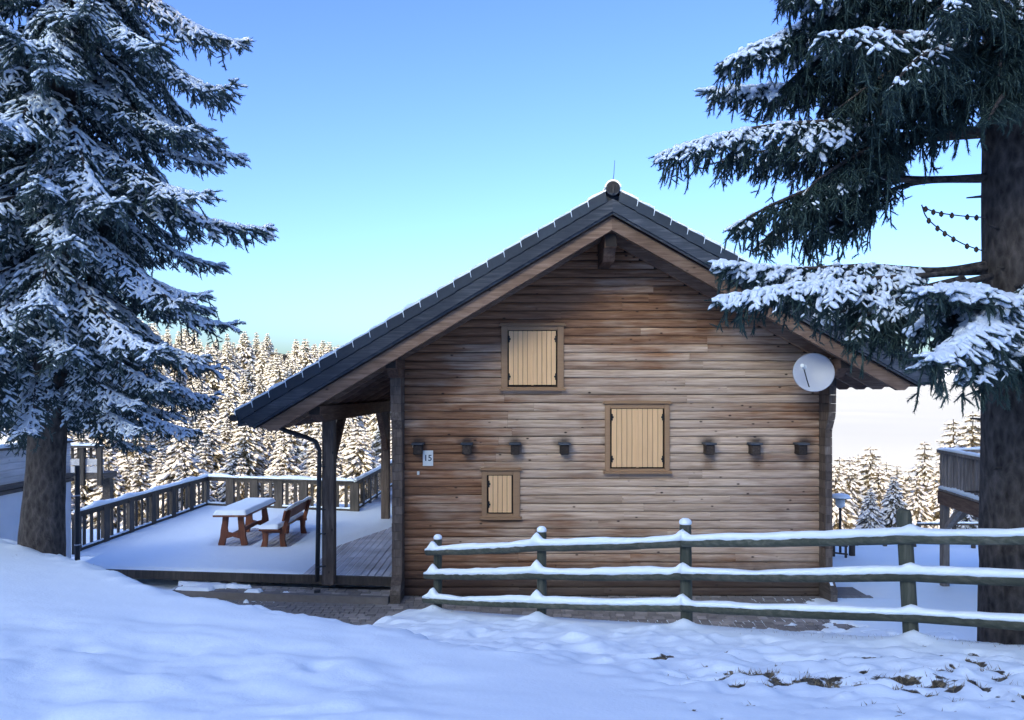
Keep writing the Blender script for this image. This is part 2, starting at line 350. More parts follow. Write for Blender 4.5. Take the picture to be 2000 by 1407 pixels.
# ------------------------------------------------------------------ terrain (one sheet)
EX = [-60,-14,-6.9,-5.0,-3.36,-1.3,0.4,1.5,2.6,4.2,30]; EY = [15,13.4,10.2,8.7,7.4,6.45,5.4,4.1,2.7,0.3,-20]
PV = (-6.2, 7.0, 12.25, 15.6)         # pavement rectangle
def terrain(x, y, detail=True):
    x = np.asarray(x, float); y = np.asarray(y, float)
    xc = np.clip(x, -13, 9)
    e = y - np.interp(x, EX, EY)
    plateau = 2.38 - 0.072*np.clip(y, -6, 30) - 0.055*xc
    ep = np.maximum(0, e); m = plateau - 0.6*ep*ep/(ep+0.75)
    d = ((x+1.07)*4.1 + (y-11.1)*4.73)/6.26
    bank = 3.05 + 0.02*xc - 0.2*y - 0.50*np.maximum(0, d-0.2)
    ql = np.maximum(0, -1.55-x); bank = bank - 0.9*ql*ql/(ql+0.3)
    near = 0.5*(m+bank+np.sqrt((m-bank)**2+0.03))
    # yard and what lies beyond
    az = x/np.maximum(y, 1.0)
    yard = np.where(y > 15, -0.045*(y-15), 0.0)
    right = np.interp(y, [0,15,23.5,30,50,120,300,900], [0,0,-0.38,-2.6,-9.5,-36,-90,-160])
    left = np.interp(y, [0,15,25,29,40,55,75,105,140,175,220,300,900], [0,0,-0.45,-2.6,-6.3,-6.8,-5.2,-1.0,3.4,5.8,6.2,3,-40])
    left = left + np.where(y > 40, -(az+0.30)*0.16*(y-40), 0)
    wl = sstep(az, 0.02, -0.14)
    far = right*(1-wl) + left*wl
    yard = far
    inp = sstep(x, PV[0]-0.15, PV[0]+0.15)*sstep(x, PV[1]+0.5, PV[1])*sstep(y, PV[2]-0.1, PV[2]+0.15)*sstep(y, PV[3]+0.2, PV[3])
    yard = yard + 0.03 - 0.10*inp
    h = 0.5*(near+yard+np.sqrt((near-yard)**2+0.01)) - 0.0
    h = np.where(near < yard-1.2, yard, h)
    # unseen hill added behind the camera, shaped to keep the sun off the chalet
    hb = np.maximum(0, -5-y); h = h + np.where(y < -5, 0.75*hb*hb/(hb+6.0), 0)
    crest = SHADE_HILL_TOP + 3.0*fbm(x*0.02, y*0.02)
    h = np.where(y < -20, np.minimum(h, crest - 0.25*np.maximum(0, -95-y)), h)
    side = sstep(x, -125, -66)*sstep(x, 62, 6); h = np.where(y < -5, 2.6+(h-2.6)*(0.04+0.96*side), h)  # added hill narrowed sideways so more sky light reaches the facade
    if detail:
        nr = sstep(y, 30, 14)*sstep(y, -3, 1)
        lump = fbm(x*1.1+0.5*y, y*1.6, 3)*0.07 + fbm(x*3.1, y*4.0, 2)*0.022
        wl2 = sstep(e, 0.4, -1.2)*sstep(x, 0.3, -1.3)*sstep(y, 7.5, 4.5)
        for (qx, qy) in ((-1.13,11.0),(0.31,9.5),(1.87,8.36),(3.62,6.9),(5.3,5.5)):
            h = h + 0.12*np.exp(-np.sqrt(((x-qx)/0.13)**2+((y-qy)/0.15)**2+0.1))*1.3
        h = h + nr*(lump*(0.30+0.75*wl2) + wl2*(fbm(x*1.7+0.6*y, y*2.3, 4)*0.20 - 0.28*np.maximum(0, 0.30-vnoise(x*2.3+5, y*3.1))))
        br = sstep(d, 0.0, -0.6)*sstep(e, -0.2, 0.5)*nr
        h = h + br*(fbm(x*3.2, y*3.6, 4)*0.13 + np.maximum(0, vnoise(x*6.5, y*6.5)-0.62)*0.10)
        h = h + np.where(y > 24, fbm(x*0.05, y*0.05)*3.0*sstep(y, 24, 60), 0)
    return h
SHADE_HILL_TOP = 40.5
def soil_mask(x, y):
    s = np.zeros_like(x)
    for cx, cy, rx, ry, a in ((1.62,5.42,0.42,0.22,1.0),(1.98,5.36,0.12,0.10,1.0),(2.28,5.10,0.48,0.20,1.0),(2.62,5.0,0.28,0.17,1.0),(1.78,5.06,0.14,0.08,1.0),(0.05,3.62,0.07,0.05,1.0)):
        q = ((x-cx)/rx)**2+((y-cy)/ry)**2; s = np.maximum(s, a*np.clip(1.35-q, 0, 1))
    sp = np.clip((vnoise(x*10.0, y*10.0)-0.50)*6.0, 0, 1)*sstep(np.hypot((x-3.0)/0.95, (y-4.95)/0.75), 1.0, 0.6)
    sp2 = np.clip((vnoise(x*9.0+7, y*9.0)-0.70)*6.0, 0, 1)*sstep(y, 7.2, 6.2)*sstep(x, 0.6, 1.4)*sstep(y, 3.2, 4.0)
    s = np.maximum(s, np.maximum(sp, sp2)*1.1)
    return np.clip(s*(0.64+3.0*fbm(x*8.0, y*8.0, 3)), 0, 1)
def axis_pts(a, b, fine, far0, far1, g=1.13):
    p = list(np.arange(a, b, fine)); st = fine; v = p[-1]
    while v < far1: st = min(st*g, 60); v += st; p.append(v)
    st = fine; v = a; q = []
    while v > far0: st = min(st*g, 60); v -= st; q.append(v)
    return np.array(q[::-1]+p)
gx = axis_pts(-7.0, 6.0, 0.045, -900, 900); gy = axis_pts(2.6, 13.6, 0.045, -260, 900, 1.10)
GX, GY = np.meshgrid(gx, gy); GZ = terrain(GX, GY); SO = soil_mask(GX, GY); GZ = GZ - 0.04*SO + SO*fbm(GX*14, GY*14, 2)*0.05
nx, ny = len(gx), len(gy)
ii = (np.arange(ny-1)[:,None]*nx + np.arange(nx-1)[None,:]).ravel()
gr_o = np_mesh('snow_ground', np.stack([GX,GY,GZ],-1).reshape(-1,3), np.stack([ii,ii+1,ii+nx+1,ii+nx],-1), M['ground'], smooth=True)
at_ = gr_o.data.attributes.new('soil', 'FLOAT', 'POINT'); at_.data.foreach_set('value', SO.ravel().astype(np.float32))
tag(gr_o, 'smooth blue-white snow bank and yard with a few bare soil patches', 'snow ground', kind='structure')
def gz(x, y): return float(terrain(np.array([x]), np.array([y]))[0])

# sea of fog in the valley, far peaks
fx = np.linspace(-2500, 9000, 90); fy = np.concatenate([np.linspace(260, 2000, 50), np.linspace(2100, 9000, 40)])
FX, FY = np.meshgrid(fx, fy)
FZ = -46 + 150*sstep(FY, 900, 8800)**1.2 + fbm(FX*0.004, FY*0.004, 4)*22
ii = (np.arange(len(fy)-1)[:,None]*len(fx) + np.arange(len(fx)-1)[None,:]).ravel()
fo = np_mesh('sea_of_fog', np.stack([FX,FY,FZ],-1).reshape(-1,3), np.stack([ii,ii+1,ii+len(fx)+1,ii+len(fx)],-1), M['fog'], smooth=True)
tag(fo, 'bright sea of fog filling the valley beyond the trees', 'fog', kind='stuff')
mx = np.linspace(-3000, 14000, 170); my = np.linspace(9200, 12500, 26)
MX, MY = np.meshgrid(mx, my)
MZ = 60 + (260 + 420*fbm(MX*0.0011, MY*0.0011, 5))*np.sin(np.pi*np.clip((MY-9200)/3300, 0, 1))**0.8
ii = (np.arange(len(my)-1)[:,None]*len(mx) + np.arange(len(mx)-1)[None,:]).ravel()
po = np_mesh('mountains', np.stack([MX,MY,MZ],-1).reshape(-1,3), np.stack([ii,ii+1,ii+len(mx)+1,ii+len(mx)],-1), M['peak'], smooth=True)
tag(po, 'pale distant mountains above the fog', 'mountains', kind='structure')

# ------------------------------------------------------------------ the chalet
WY = 15.0; RF = 13.6; RB = 26.5; AX, AZ = 1.786, 7.654; SLL, SLR = 0.596, 0.560; EL, ER = -4.90, 7.56
def rl(x): return AZ - SLL*(AX-x) if x <= AX else AZ - SLR*(x-AX)
house = thing('chalet', (1.9, 15.0, 0), 'weathered wooden chalet with ochre shutters and a wide tiled gable roof', 'chalet')
mb = MB(); mb.prism([(-2.16,-0.1),(6.06,-0.1),(6.06,rl(6.06)-0.6),(AX,AZ-0.6),(-2.16,rl(-2.16)-0.6)], WY+0.045, WY+0.2)
mb.build('wall_core', M['core'], house)
mb = MB(); mb.box(-2.16,-2.02,WY+0.2,25.5,-0.1,4.6); mb.box(5.92,6.06,WY+0.2,25.5,-0.1,4.6); mb.box(-2.02,5.92,25.3,25.5,-0.1,4.6)
mb.build('side_wall', M['siding'], house)
# windows: outer frame rect, opening, shutter leaves (pixels at the facade's distance, 100 px = 1 m)
def fx_(px): return (px-1000)/100.0
def fz_(py): return CAMZ-(py-765)/100.0
WINS = [dict(o=(979,1101,637,761), i=(991.5,1088.5,645.5,756), s=(993.5,1086,646.8,752), n=2),
        dict(o=(1181.5,1307.5,789,923), i=(1191.5,1297.5,798,915.5), s=(1194,1294.3,799,912.5), n=2),
        dict(o=(941,1015.5,919,1012), i=(951,1002,928,1003.5), s=(954,999.5,929,1001), n=1)]
PITCH = 0.1640
def plank(x0, x1, z0, h):
    n = max(2, int((x1-x0)/0.6)); xs = np.linspace(x0, x1, n+1); ph = random.random()*9
    prof = [(0.034,0.02*h),(0.014,0.03*h),(0.001,0.12*h),(-0.006,0.34*h),(-0.007,0.64*h),(0.000,0.83*h),(0.014,0.95*h),(0.034,0.975*h)]
    V = []; k = len(prof); jy = random.uniform(-0.004, 0.004)
    for i, xx in enumerate(xs):
        wz = 0.004*math.sin(xx*1.3+ph); 
        for (py, pz) in prof: V.append((xx, WY+0.010+py+jy, z0+pz+wz))
    F = [(i*k+j, (i+1)*k+j, (i+1)*k+j+1, i*k+j+1) for i in range(n) for j in range(k-1)]
    F += [tuple(range(k)), tuple(range(n*k+k-1, n*k-1, -1))]
    b = MB(); b.add(V, F); return b.build('plank', M['siding'], house, loc=((x0+x1)/2, WY, z0))
row = 0; z = 0.005
while z < AZ-0.75:
    zc = z+PITCH/2; lo, hi = -2.10, 6.0
    if rl(lo)-0.62 < z+PITCH: lo = max(lo, AX-(AZ-0.62-zc)/SLL)
    if rl(hi)-0.62 < z+PITCH: hi = min(hi, AX+(AZ-0.62-zc)/SLR)
    if hi-lo < 0.2: break
    cuts = []
    for W in WINS:
        if z < fz_(W['i'][2]) and z+PITCH > fz_(W['i'][3]):
            c0, c1 = fx_(W['o'][0])+0.035, fx_(W['o'][1])-0.035; cuts.append((c0, c1))
            zt_, zb_ = fz_(W['o'][2])-0.03, fz_(W['o'][3])+0.03
            if z+PITCH > zt_+0.04: plank(c0+0.002, c1-0.002, zt_, z+PITCH-zt_)
            if z < zb_-0.04: plank(c0+0.002, c1-0.002, z, zb_-z)
    segs = [(lo, hi)]
    for c0, c1 in cuts:
        ns = []
        for a, b in segs:
            if c1 < a or c0 > b: ns.append((a, b)); continue
            if c0-a > 0.05: ns.append((a, c0))
            if b-c1 > 0.05: ns.append((c1, b))
        segs = ns
    for a, b in segs:
        x = a
        while b-x > 3.6:
            L = random.uniform(1.5, 3.8)
            if b-x-L < 0.7: break
            plank(x, x+L-0.003, z, PITCH); x += L
        plank(x, b, z, PITCH)
    z += PITCH; row += 1
# window frames with cornice and sill, shutters
for W in WINS:
    ox0, ox1, oz1, oz0 = fx_(W['o'][0]), fx_(W['o'][1]), fz_(W['o'][2]), fz_(W['o'][3])
    ix0, ix1, iz1, iz0 = fx_(W['i'][0]), fx_(W['i'][1]), fz_(W['i'][2]), fz_(W['i'][3])
    Yf = WY-0.035
    b = MB(); b.bbox(ox0, ix0, Yf, WY+0.06, oz0, oz1, 0.006); b.bbox(ix1, ox1, Yf, WY+0.06, oz0, oz1, 0.006)
    b.bbox(ix0+0.0005, ix1-0.0005, Yf+0.002, WY+0.06, iz1, oz1, 0.006); b.bbox(ix0+0.0005, ix1-0.0005, Yf+0.002, WY+0.06, oz0, iz0, 0.006)
    fr = b.build('window_frame', M['frame'], house)
    b = MB(); b.bbox(ox0-0.045, ox1+0.045, Yf-0.045, WY+0.05, oz1+0.0005, oz1+0.032, 0.008); b.bbox(ox0-0.02, ox1+0.02, Yf-0.02, WY+0.05, oz1+0.0325, oz1+0.055, 0.006)
    b.build('cornice', M['frame'], fr)
    b = MB(); b.prismx([(Yf-0.055,oz0+0.012),(Yf-0.055,oz0-0.022),(WY+0.05,oz0-0.03),(WY+0.05,oz0+0.03),(Yf-0.003,oz0+0.028)], ox0-0.035, ox1+0.035)
    b.build('sill', M['frame'], fr)
    b = MB(); b.box(ix0+0.002, ix1-0.002, WY+0.037, WY+0.043, iz0+0.002, iz1-0.002); b.build('window_recess', M['core'], house)
    sx0, sx1, sz1, sz0 = fx_(W['s'][0]), fx_(W['s'][1]), fz_(W['s'][2]), fz_(W['s'][3])
    n = W['n']; lw = (sx1-sx0)/n
    for k in range(n):
        a, c = sx0+k*lw+(0.002 if k else 0), sx0+(k+1)*lw-(0.002 if k < n-1 else 0)
        b = MB(); b.box(a+0.004, c-0.004, Yf+0.018, Yf+0.034, sz0+0.004, sz1-0.004); sh = b.build('shutter', M['frame'], house)  # darker backing colour paints in the shade of the plank gaps
        np_ = 5; pw = (c-a)/np_
        for j in range(np_):
            b = MB(); b.bbox(a+j*pw+0.0045, a+(j+1)*pw-0.0045, Yf+0.002, Yf+0.0178, sz0, sz1, 0.005); b.build('plank', M['shutter'], sh)
        if k == 0 and n == 2:
            b = MB(); b.bbox(c-0.022, c+0.026, Yf-0.012, Yf+0.0012, sz0-0.008, sz1-0.006, 0.005); b.build('cover_strip', M['shutter'], sh)
        hx = a-0.002 if (k == 0) else c+0.002
        sgn = 1 if k == 0 else -1
        for hz in (sz1-0.16, sz0+0.16):
            b = MB(); b.bbox(min(hx, hx+sgn*0.024), max(hx, hx+sgn*0.024), Yf-0.016, Yf+0.0008, hz-0.065, hz+0.065, 0.004)
            b.bbox(min(hx-sgn*0.012, hx+sgn*0.042), max(hx-sgn*0.012, hx+sgn*0.042), Yf-0.020, Yf-0.0165, hz-0.018, hz+0.018, 0.0015)
            b.tube([(hx-sgn*0.004, Yf-0.014, hz-0.05), (hx-sgn*0.004, Yf-0.014, hz+0.05)], 0.012, 6)
            b.build('hinge', M['iron'], sh)
# joist ends
for px in (815, 911, 1006, 1103, 1388, 1477.5, 1569):
    cx = fx_(px)*0.985; b = MB(); zt = fz_(864)
    b.bbox(cx-0.085, cx+0.085, WY-0.22, WY+0.03, zt-0.225, zt-0.04, 0.012)
    j = b.build('joist_end', M['joist'], house)
    b = MB(); b.bbox(cx-0.115, cx+0.115, WY-0.26, WY+0.02, zt-0.039, zt+0.0, 0.008); b.build('cap', M['barge'], j)
# log wall ends (fins) at both corners, stepped profile
for (xa, xb) in ((-2.30,-2.105),(6.004,6.135)):
    zt = rl((xa+xb)/2)-0.62
    prof = [(WY+0.2,0.0),(14.47,0.0),(14.47,0.26),(14.69,0.46),(14.72,3.25),(14.55,3.55),(14.50,zt),(WY+0.2,zt)]
    mb = MB(); zz = 0.0
    def yfront(q): return float(np.interp(q, [0,0.26,0.46,3.25,3.55,zt], [14.47,14.47,14.69,14.72,14.55,14.50]))
    rows = []
    k = 0
    while zz < zt-0.01:
        z1 = min(zz+PITCH, zt); b = MB()
        x0_, x1_ = xa+random.uniform(-0.004,0.004), xb
        b.prismx([(WY+0.2,zz+0.003),(yfront(zz),zz+0.003),(yfront((zz+z1)/2),(zz+z1)/2),(yfront(z1),z1-0.003),(WY+0.2,z1-0.003)], x0_, x1_)
        b.build('log_end', M['post'] if zz > 0.3 else M['darkboard'], house); zz = z1
    b = MB(); b.box(xa+0.01, xb-0.01, 14.76, WY+0.2, 0, zt-0.05); b.build('log_core', M['core'], house)
    if xa > 0: b = MB(); b.prismx([(14.52,0.33),(14.53,0.345),(14.66,0.465),(14.68,0.455)], xa+0.02, xa+0.075); b.build('snow', M['snow'], house)
# roof
def spoly(side, o0, o1, xe, xi=None, cut=0.0):
    """outline between two vertical offsets below the roof line, from the ridge to xe (perpendicular-ish cut)"""
    s = SLL if side < 0 else SLR; xi = AX if xi is None else xi
    f = lambda x, o: rl(x)-o
    dx = (o1-o0)*s*0.85*cut
    return [(xi, f(xi,o0)), (xe, f(xe,o0)), (xe - side*dx, f(xe - side*dx, o1)), (xi, f(xi,o1))]
for side, xe in ((-1, EL), (1, ER)):
    b = MB(); b.prism(spoly(side, 0.10, 0.30, xe), RF+0.12, RB); b.build('roof', M['tile'], house)
    b = MB()
    b.prism(spoly(side, 0.235, 0.455, xe-side*0.13, cut=1), RF+0.02, RF+0.055); b.build('bargeboard', M['barge'], house)
    b = MB(); b.prism(spoly(side, 0.43, 0.525, xe-side*0.26, cut=1), RF+0.06, RF+0.10); b.build('barge_strip', M['barge'], house)
    # soffit boards run with the slope
    y = RF+0.06; 
    while y < RB-0.2:
        yb = y+0.14
        b = MB(); b.prism(spoly(side, 0.50, 0.525, xe-side*0.34), y, yb-0.006); b.build('soffit_board', M['soffit'], house); y = yb
    # rafters
    for i, ry in enumerate([RF+0.13, 14.62] + [15.35+0.78*k for k in range(14)]):
        o1 = 0.765 if i == 0 else 0.74
        xi = AX if ry < WY else (-2.35 if side < 0 else 6.2)
        pl = spoly(side, 0.527, o1, xe-side*0.42, xi, cut=1)
        # sloping tail cut
        pl = [pl[0], pl[1], (pl[2][0], pl[2][1]+0.07), (pl[2][0]-side*0.12, rl(pl[2][0]-side*0.12)-o1), pl[3]]
        b = MB(); b.prism(pl, ry, ry+0.11); b.build('rafter', M['beam'] if i < 2 else M['soffit'], house)
    # verge tiles, one by one, each lapping the next
    n = 22 if side < 0 else 19
    s = SLL if side < 0 else SLR; ca = math.atan(s); Lx = (AX-0.14-EL if side < 0 else ER-AX-0.14)/n
    for k in range(n):
        x0 = AX+side*(0.13+k*Lx); x1 = x0+side*(Lx*1.06)
        t = 0.022
        poly = [(x0, rl(x0)-0.045), (x0+side*0.02, rl(x0+side*0.02)-0.028), (x1-side*0.015, rl(x1)-0.028+t), (x1, rl(x1)-0.05+t), (x1+side*-0.035, rl(x1-side*0.035)-0.225+t*0.5), (x0-side*0.03, rl(x0-side*0.03)-0.235)]
        yy = RF+0.0015*(k % 2)-0.004*random.random(); b = MB(); b.prism(poly, yy, yy+0.03)
        b.prism([(x0, rl(x0)-0.06), (x0, rl(x0)-0.030), (x1, rl(x1)-0.030+t), (x1, rl(x1)-0.055+t)], yy+0.0301, RF+0.36)
        tl = b.build('tile', M['tile'], house, loc=((x0+x1)/2, RF, rl((x0+x1)/2)))
        # frost line down the lap and thin snow on the tile's back
        b = MB(); xw = 0.013; q = lambda x_, o: rl(x_)-o
        b.prism([(x1-side*0.002, q(x1,0.03)+t), (x1+side*xw, q(x1,0.028)+t), (x1-side*0.022+side*xw*0.6, q(x1-side*0.022,0.16)+t), (x1-side*0.022, q(x1-side*0.022,0.16)+t)], yy-0.004, yy+0.01)
        h0 = 0.014+0.020*random.random(); h1 = 0.030+0.040*random.random()
        xm = (x0+x1)/2
        b.prism([(x0-side*0.005, q(x0,0.030)), (x1+side*0.006, q(x1,0.028)+t), (x1+side*0.006, q(x1,0.028)+t+h1*0.7), (xm+side*Lx*0.2, q(xm+side*Lx*0.2,0.028)+h1+0.012), (x0-side*0.005, q(x0,0.028)+h0+0.012)], yy+0.004, RF+0.5)
        b.build('snow', M['snow'], tl)
    b = MB(); b.prism(spoly(side, -0.02, 0.099, xe+side*0.03), RF+0.501, RB); sn = b.build('roof_snow', M['snow'], house)
    # gutter along the eave
    b = MB(); gxe = xe+side*0.03; gz0 = rl(xe)-0.14
    b.tube([(gxe, RF-0.02, gz0), (gxe, RB, gz0)], 0.075, 10, sq=0.75); b.build('gutter', M['pipe'], house)
# ridge cap with snow, lightning rod
b = MB(); b.tube([(AX, RF-0.03, AZ-0.06), (AX, RB, AZ-0.06)], 0.125, 18); rc = b.build('ridge_cap', M['tile'], house, smooth=False)
b = MB(); b.tube([(AX, RF-0.05, AZ-0.065), (AX, RF-0.0305, AZ-0.06)], 0.112, 18); b.bbox(AX-0.02, AX+0.02, RF-0.065, RF-0.051, AZ-0.16, AZ+0.0, 0.004); b.build('end_disc', M['pipe'], rc)
arc = [(AX+0.127*math.cos(t), AZ-0.06+0.127*math.sin(t)) for t in np.linspace(0.15, math.pi-0.15, 12)]
arc2 = [(AX+0.150*math.cos(t), AZ-0.055+0.152*math.sin(t)) for t in np.linspace(math.pi-0.15, 0.15, 12)]
b = MB(); b.prism(arc+arc2, RF-0.028, RB); b.build('snow', M['snow'], rc)
b = MB(); b.tube([(AX+0.02, RF+0.2, AZ+0.05), (AX+0.045, RF+0.2, AZ+0.25), (AX+0.06, RF+0.2, AZ+0.50)], [0.007,0.006,0.004], 5); b.build('lightning_rod', M['iron'], house)
# purlins with carved ends
def purlin(xc, wd, ztop, h, y1):
    b = MB(); b.bbox(xc-wd/2, xc+wd/2, RF+0.28, y1, ztop-h*0.55, ztop, 0.01)
    b.prismx([(RF+0.42,ztop-h*0.5505),(RF+0.50,ztop-h*0.8),(RF+0.62,ztop-h),(y1,ztop-h),(y1,ztop-h*0.5505)], xc-wd/2+0.004, xc+wd/2-0.004)
    p_ = b.build('purlin', M['beamy'], house)
    b = MB(); b.box(xc-wd/2+0.012, xc+wd/2-0.012, RF+0.272, RF+0.2795, ztop-h*0.52, ztop-0.012); b.build('end_grain', M['core'], p_)
purlin(AX, 0.22, 6.86, 0.46, WY+0.1); purlin(-2.19, 0.20, 4.60, 0.34, 25.0); purlin(6.03, 0.20, 4.60, 0.34, 25.0)
purlin(-3.57, 0.22, 3.74, 0.30, 25.5)
# struts beside the ridge purlin
# porch posts and braces
DZ = 0.37
for (py_, zb) in ((15.0, 0.24), (21.7, DZ)):
    b = MB(); b.bbox(-3.57-0.115, -3.57+0.115, py_-0.115, py_+0.115, zb, 3.44, 0.012); b.build('porch_post', M['post'], house)
for (ya, yb) in ((15.14, 16.05), (21.56, 20.65)):
    b = MB(); sg = 1 if yb > ya else -1
    pl = [(ya, 2.35), (ya, 2.60), (yb-sg*0.05, 3.43), (yb+sg*0.18, 3.43), (ya+sg*0.26, 2.72)]
    b.prismx(pl, -3.64, -3.50); b.build('brace', M['beamy'], house)
# downpipe: from the eave gutter across to the corner post and down
b = MB(); gz0 = rl(EL)-0.14
pp = [(-4.72, 15.0, 3.52), (-4.66, 14.98, 3.40), (-4.50, 14.93, 3.26), (-3.92, 14.84, 3.05), (-3.80, 14.84, 2.96), (-3.765, 14.84, 2.84), (-3.765, 14.84, 0.20)]
pp = [(EL, 15.0, gz0-0.05), (EL+0.02, 15.0, gz0-0.16)] + [at(545,835,14.9), at(560,842,14.9), at(600,855,14.85), at(617,863,14.83), at(624,880,14.83), at(622,1000,14.83), at(619.5,1136,14.83)]
b.tube(pp, 0.045, 10); dp = b.build('downpipe', M['pipe'], house, smooth=True)
for zc in (2.55, 1.72, 1.25, 0.62):
    b = MB(); c = at(622, 765+(CAMZ-zc)*1500/14.83, 14.83); b.tube([(c.x, c.y, c.z-0.012), (c.x, c.y, c.z+0.012)], 0.053, 10); b.box(c.x+0.02, c.x+0.13, c.y-0.008, c.y+0.05, c.z-0.008, c.z+0.008); b.build('clamp', M['pipe'], dp)
b = MB(); c = at(619.5, 1130, 14.83); b.tube([(c.x,c.y,0.02),(c.x,c.y,0.17)], 0.062, 10); b.build('drain_socket', M['pipe'], dp)

# things fixed to the facade
sg = thing('house_number_sign', (fx_(836), WY-0.02, fz_(895)), 'small pale house number sign reading 15 by the left corner', 'sign')
b = MB(); b.bbox(fx_(826), fx_(846), WY-0.028, WY-0.004, fz_(910), fz_(880), 0.004); b.build('plate', M['white'], sg)
fc = bpy.data.curves.new('digits', 'FONT'); fc.body = '15'; fc.size = 0.165; fc.align_x = 'CENTER'; fc.align_y = 'CENTER'; fc.extrude = 0.0015; fc.offset = 0.0025
fo_ = bpy.data.objects.new('digits', fc); COL.objects.link(fo_)
bpy.context.view_layer.update()
dme = bpy.data.meshes.new_from_object(fo_.evaluated_get(bpy.context.evaluated_depsgraph_get())); bpy.data.objects.remove(fo_)
dme.materials.clear(); dme.materials.append(M['ink'])
do = bpy.data.objects.new('numeral', dme); link(do, sg); do.location = (0, -0.0105, 0.0); do.rotation_euler = (R(90), 0, 0)
for px, py, lb in ((808.5, 871, 'tiny white box on the facade up beside the dark joist end'), (817, 924, 'tiny white box on the facade below the number sign')):
    b = MB(); c = (fx_(px), WY-0.03, fz_(py)); b.bbox(c[0]-0.022, c[0]+0.022, WY-0.035, WY+0.004, c[2]-0.035, c[2]+0.035, 0.006)
    tag(b.build('junction_box', M['white'], None, loc=c), lb, 'box')
# satellite dish
dc = at(1588, 729, 14.25)
ds = thing('satellite_dish', dc, 'round grey satellite dish under the right eave', 'satellite dish')
ax = Vector((-0.24, -0.95, 0.16)).normalized()
prof = [(0.02, 0.0)] + [(0.355*t, 0.085*t*t) for t in (0.2,0.4,0.6,0.8,0.95,1.0)] + [(0.366, 0.080), (0.35, 0.064), (0.28, 0.036), (0.15,-0.002), (0.02,-0.016)]
b = MB(); b.lathe(dc, prof, 40, 0, ax); b.build('reflector', M['dish'], ds, smooth=True)
f1 = at(1569, 716, 13.92); f0 = at(1583, 764, 14.24)
b = MB(); b.tube([f0, f0+(f1-f0)*0.5+Vector((0,0,-0.02)), f1], 0.011, 6); b.build('feed_arm', M['pipe'], ds)
b = MB(); dd = (dc-f1).normalized(); b.tube([f1-dd*0.06, f1+dd*0.0], [0.034,0.034], 12); b.tube([f1+dd*0.0, f1+dd*0.05], [0.03,0.045], 12); b.build('feed_horn', M['white'], ds, smooth=False)
b = MB(); b.tube([dc-ax*0.02, dc-ax*0.16, (5.99, 14.62, dc.z+0.05), (6.02, 14.62, dc.z+0.05)], 0.02, 8); b.tube([(5.97,14.60,dc.z-0.16),(5.97,14.60,dc.z+0.22)], 0.022, 8); b.build('bracket', M['pipe'], ds)
b = MB(); b.tube([dc-ax*0.06+Vector((0.05,0,0.1)), at(1622,700,14.42), at(1629,714,14.45), at(1626,735,14.45), at(1615,752,14.4)], 0.008, 6); b.build('cable', M['white'], ds)

# ------------------------------------------------------------------ terrace (deck), step and pavement
deck = thing('terrace', (-6, 19, 0), 'wooden terrace of long boards beside the chalet', 'terrace')
def dfront(x): return 15.0 - (x+2.3)*0.115 if x < -2.3 else 15.0
DXL, DXR, DYB = -9.85, -2.31, 24.6
x = DXL
while x < DXR-0.02:
    x1 = min(x+0.146, DXR); yb = DYB if x < -4.75 else 31.0
    b = MB(); b.bbox(x, x1-0.018, max(dfront(x), 17.0 if x < -9.0 else 0)+0.075, yb, DZ-0.035+random.uniform(-0.002,0.002), DZ+random.uniform(-0.002,0.002), 0.003)
    b.build('plank', M['deck'], deck, loc=(x, 18, DZ)); x = x1
b = MB(); pA, pB = (-2.31, dfront(-2.31)), (-9.0, dfront(-9.0))
b.bar((pA[0],pA[1]+0.035,DZ-0.09),(pB[0],pB[1]+0.035,DZ-0.09),0.07,0.17); b.build('edge_beam', M['rail'], deck)
b = MB()
for yy in (16.2, 18.4, 20.6, 22.8): b.box(DXL+0.05, DXR-0.05, yy, yy+0.1, DZ-0.19, DZ-0.04)
for yy in (25.2, 27.4, 29.6): b.box(-4.7, DXR-0.05, yy, yy+0.1, DZ-0.19, DZ-0.04)
b.build('under_beam', M['rail'], deck)
# snow lying on the open part of the terrace
sx = np.concatenate([np.linspace(DXL+0.02, -5.2, 56), np.linspace(-5.12, -3.0, 40)]); sy = np.linspace(0, 1, 120)
SX, SY = np.meshgrid(sx, sy); y0 = np.maximum(np.array([dfront(v) for v in sx])+0.03, np.where(sx < -9.0, 17.0, 0))[None,:]
YY = y0 + SY*(DYB-0.05-y0)
edge = np.minimum.reduce([(SX-DXL-0.02)/0.08, (YY-y0)/0.10, (DYB-0.05-YY)/0.08, np.full_like(SX, 1.0)]).clip(0, 1)
lim = -4.3 + 0.12*fbm(YY*0.5, YY*0.1+3, 2) + 1.1*sstep(YY, 17.5, 21.8)
thin = sstep(SX, lim+0.35, lim-0.35)
SZ = DZ - 0.010 + (0.062 + 0.02*fbm(SX*1.6, YY*1.6, 3))*np.sqrt(edge)*thin
for (cx, cy, hx, hy, a) in ((-6.55, 19.2, 0.40, 1.25, 0.075), (-5.55, 18.9, 0.36, 1.05, 0.07)):   # sheltered ground under table and bench stays thin
    SZ = SZ - a*sstep(np.abs(SX-cx), hx+0.22, hx-0.1)*sstep(np.abs(YY-cy), hy+0.2, hy-0.15)
ii = (np.arange(119)[:,None]*len(sx) + np.arange(len(sx)-1)[None,:]).ravel()
o = np_mesh('terrace_snow', np.stack([SX,YY,SZ],-1).reshape(-1,3), np.stack([ii,ii+1,ii+len(sx)+1,ii+len(sx)],-1), M['snow'], smooth=True)
tag(o, 'even sheet of snow lying on the open part of the terrace', 'snow', kind='stuff')

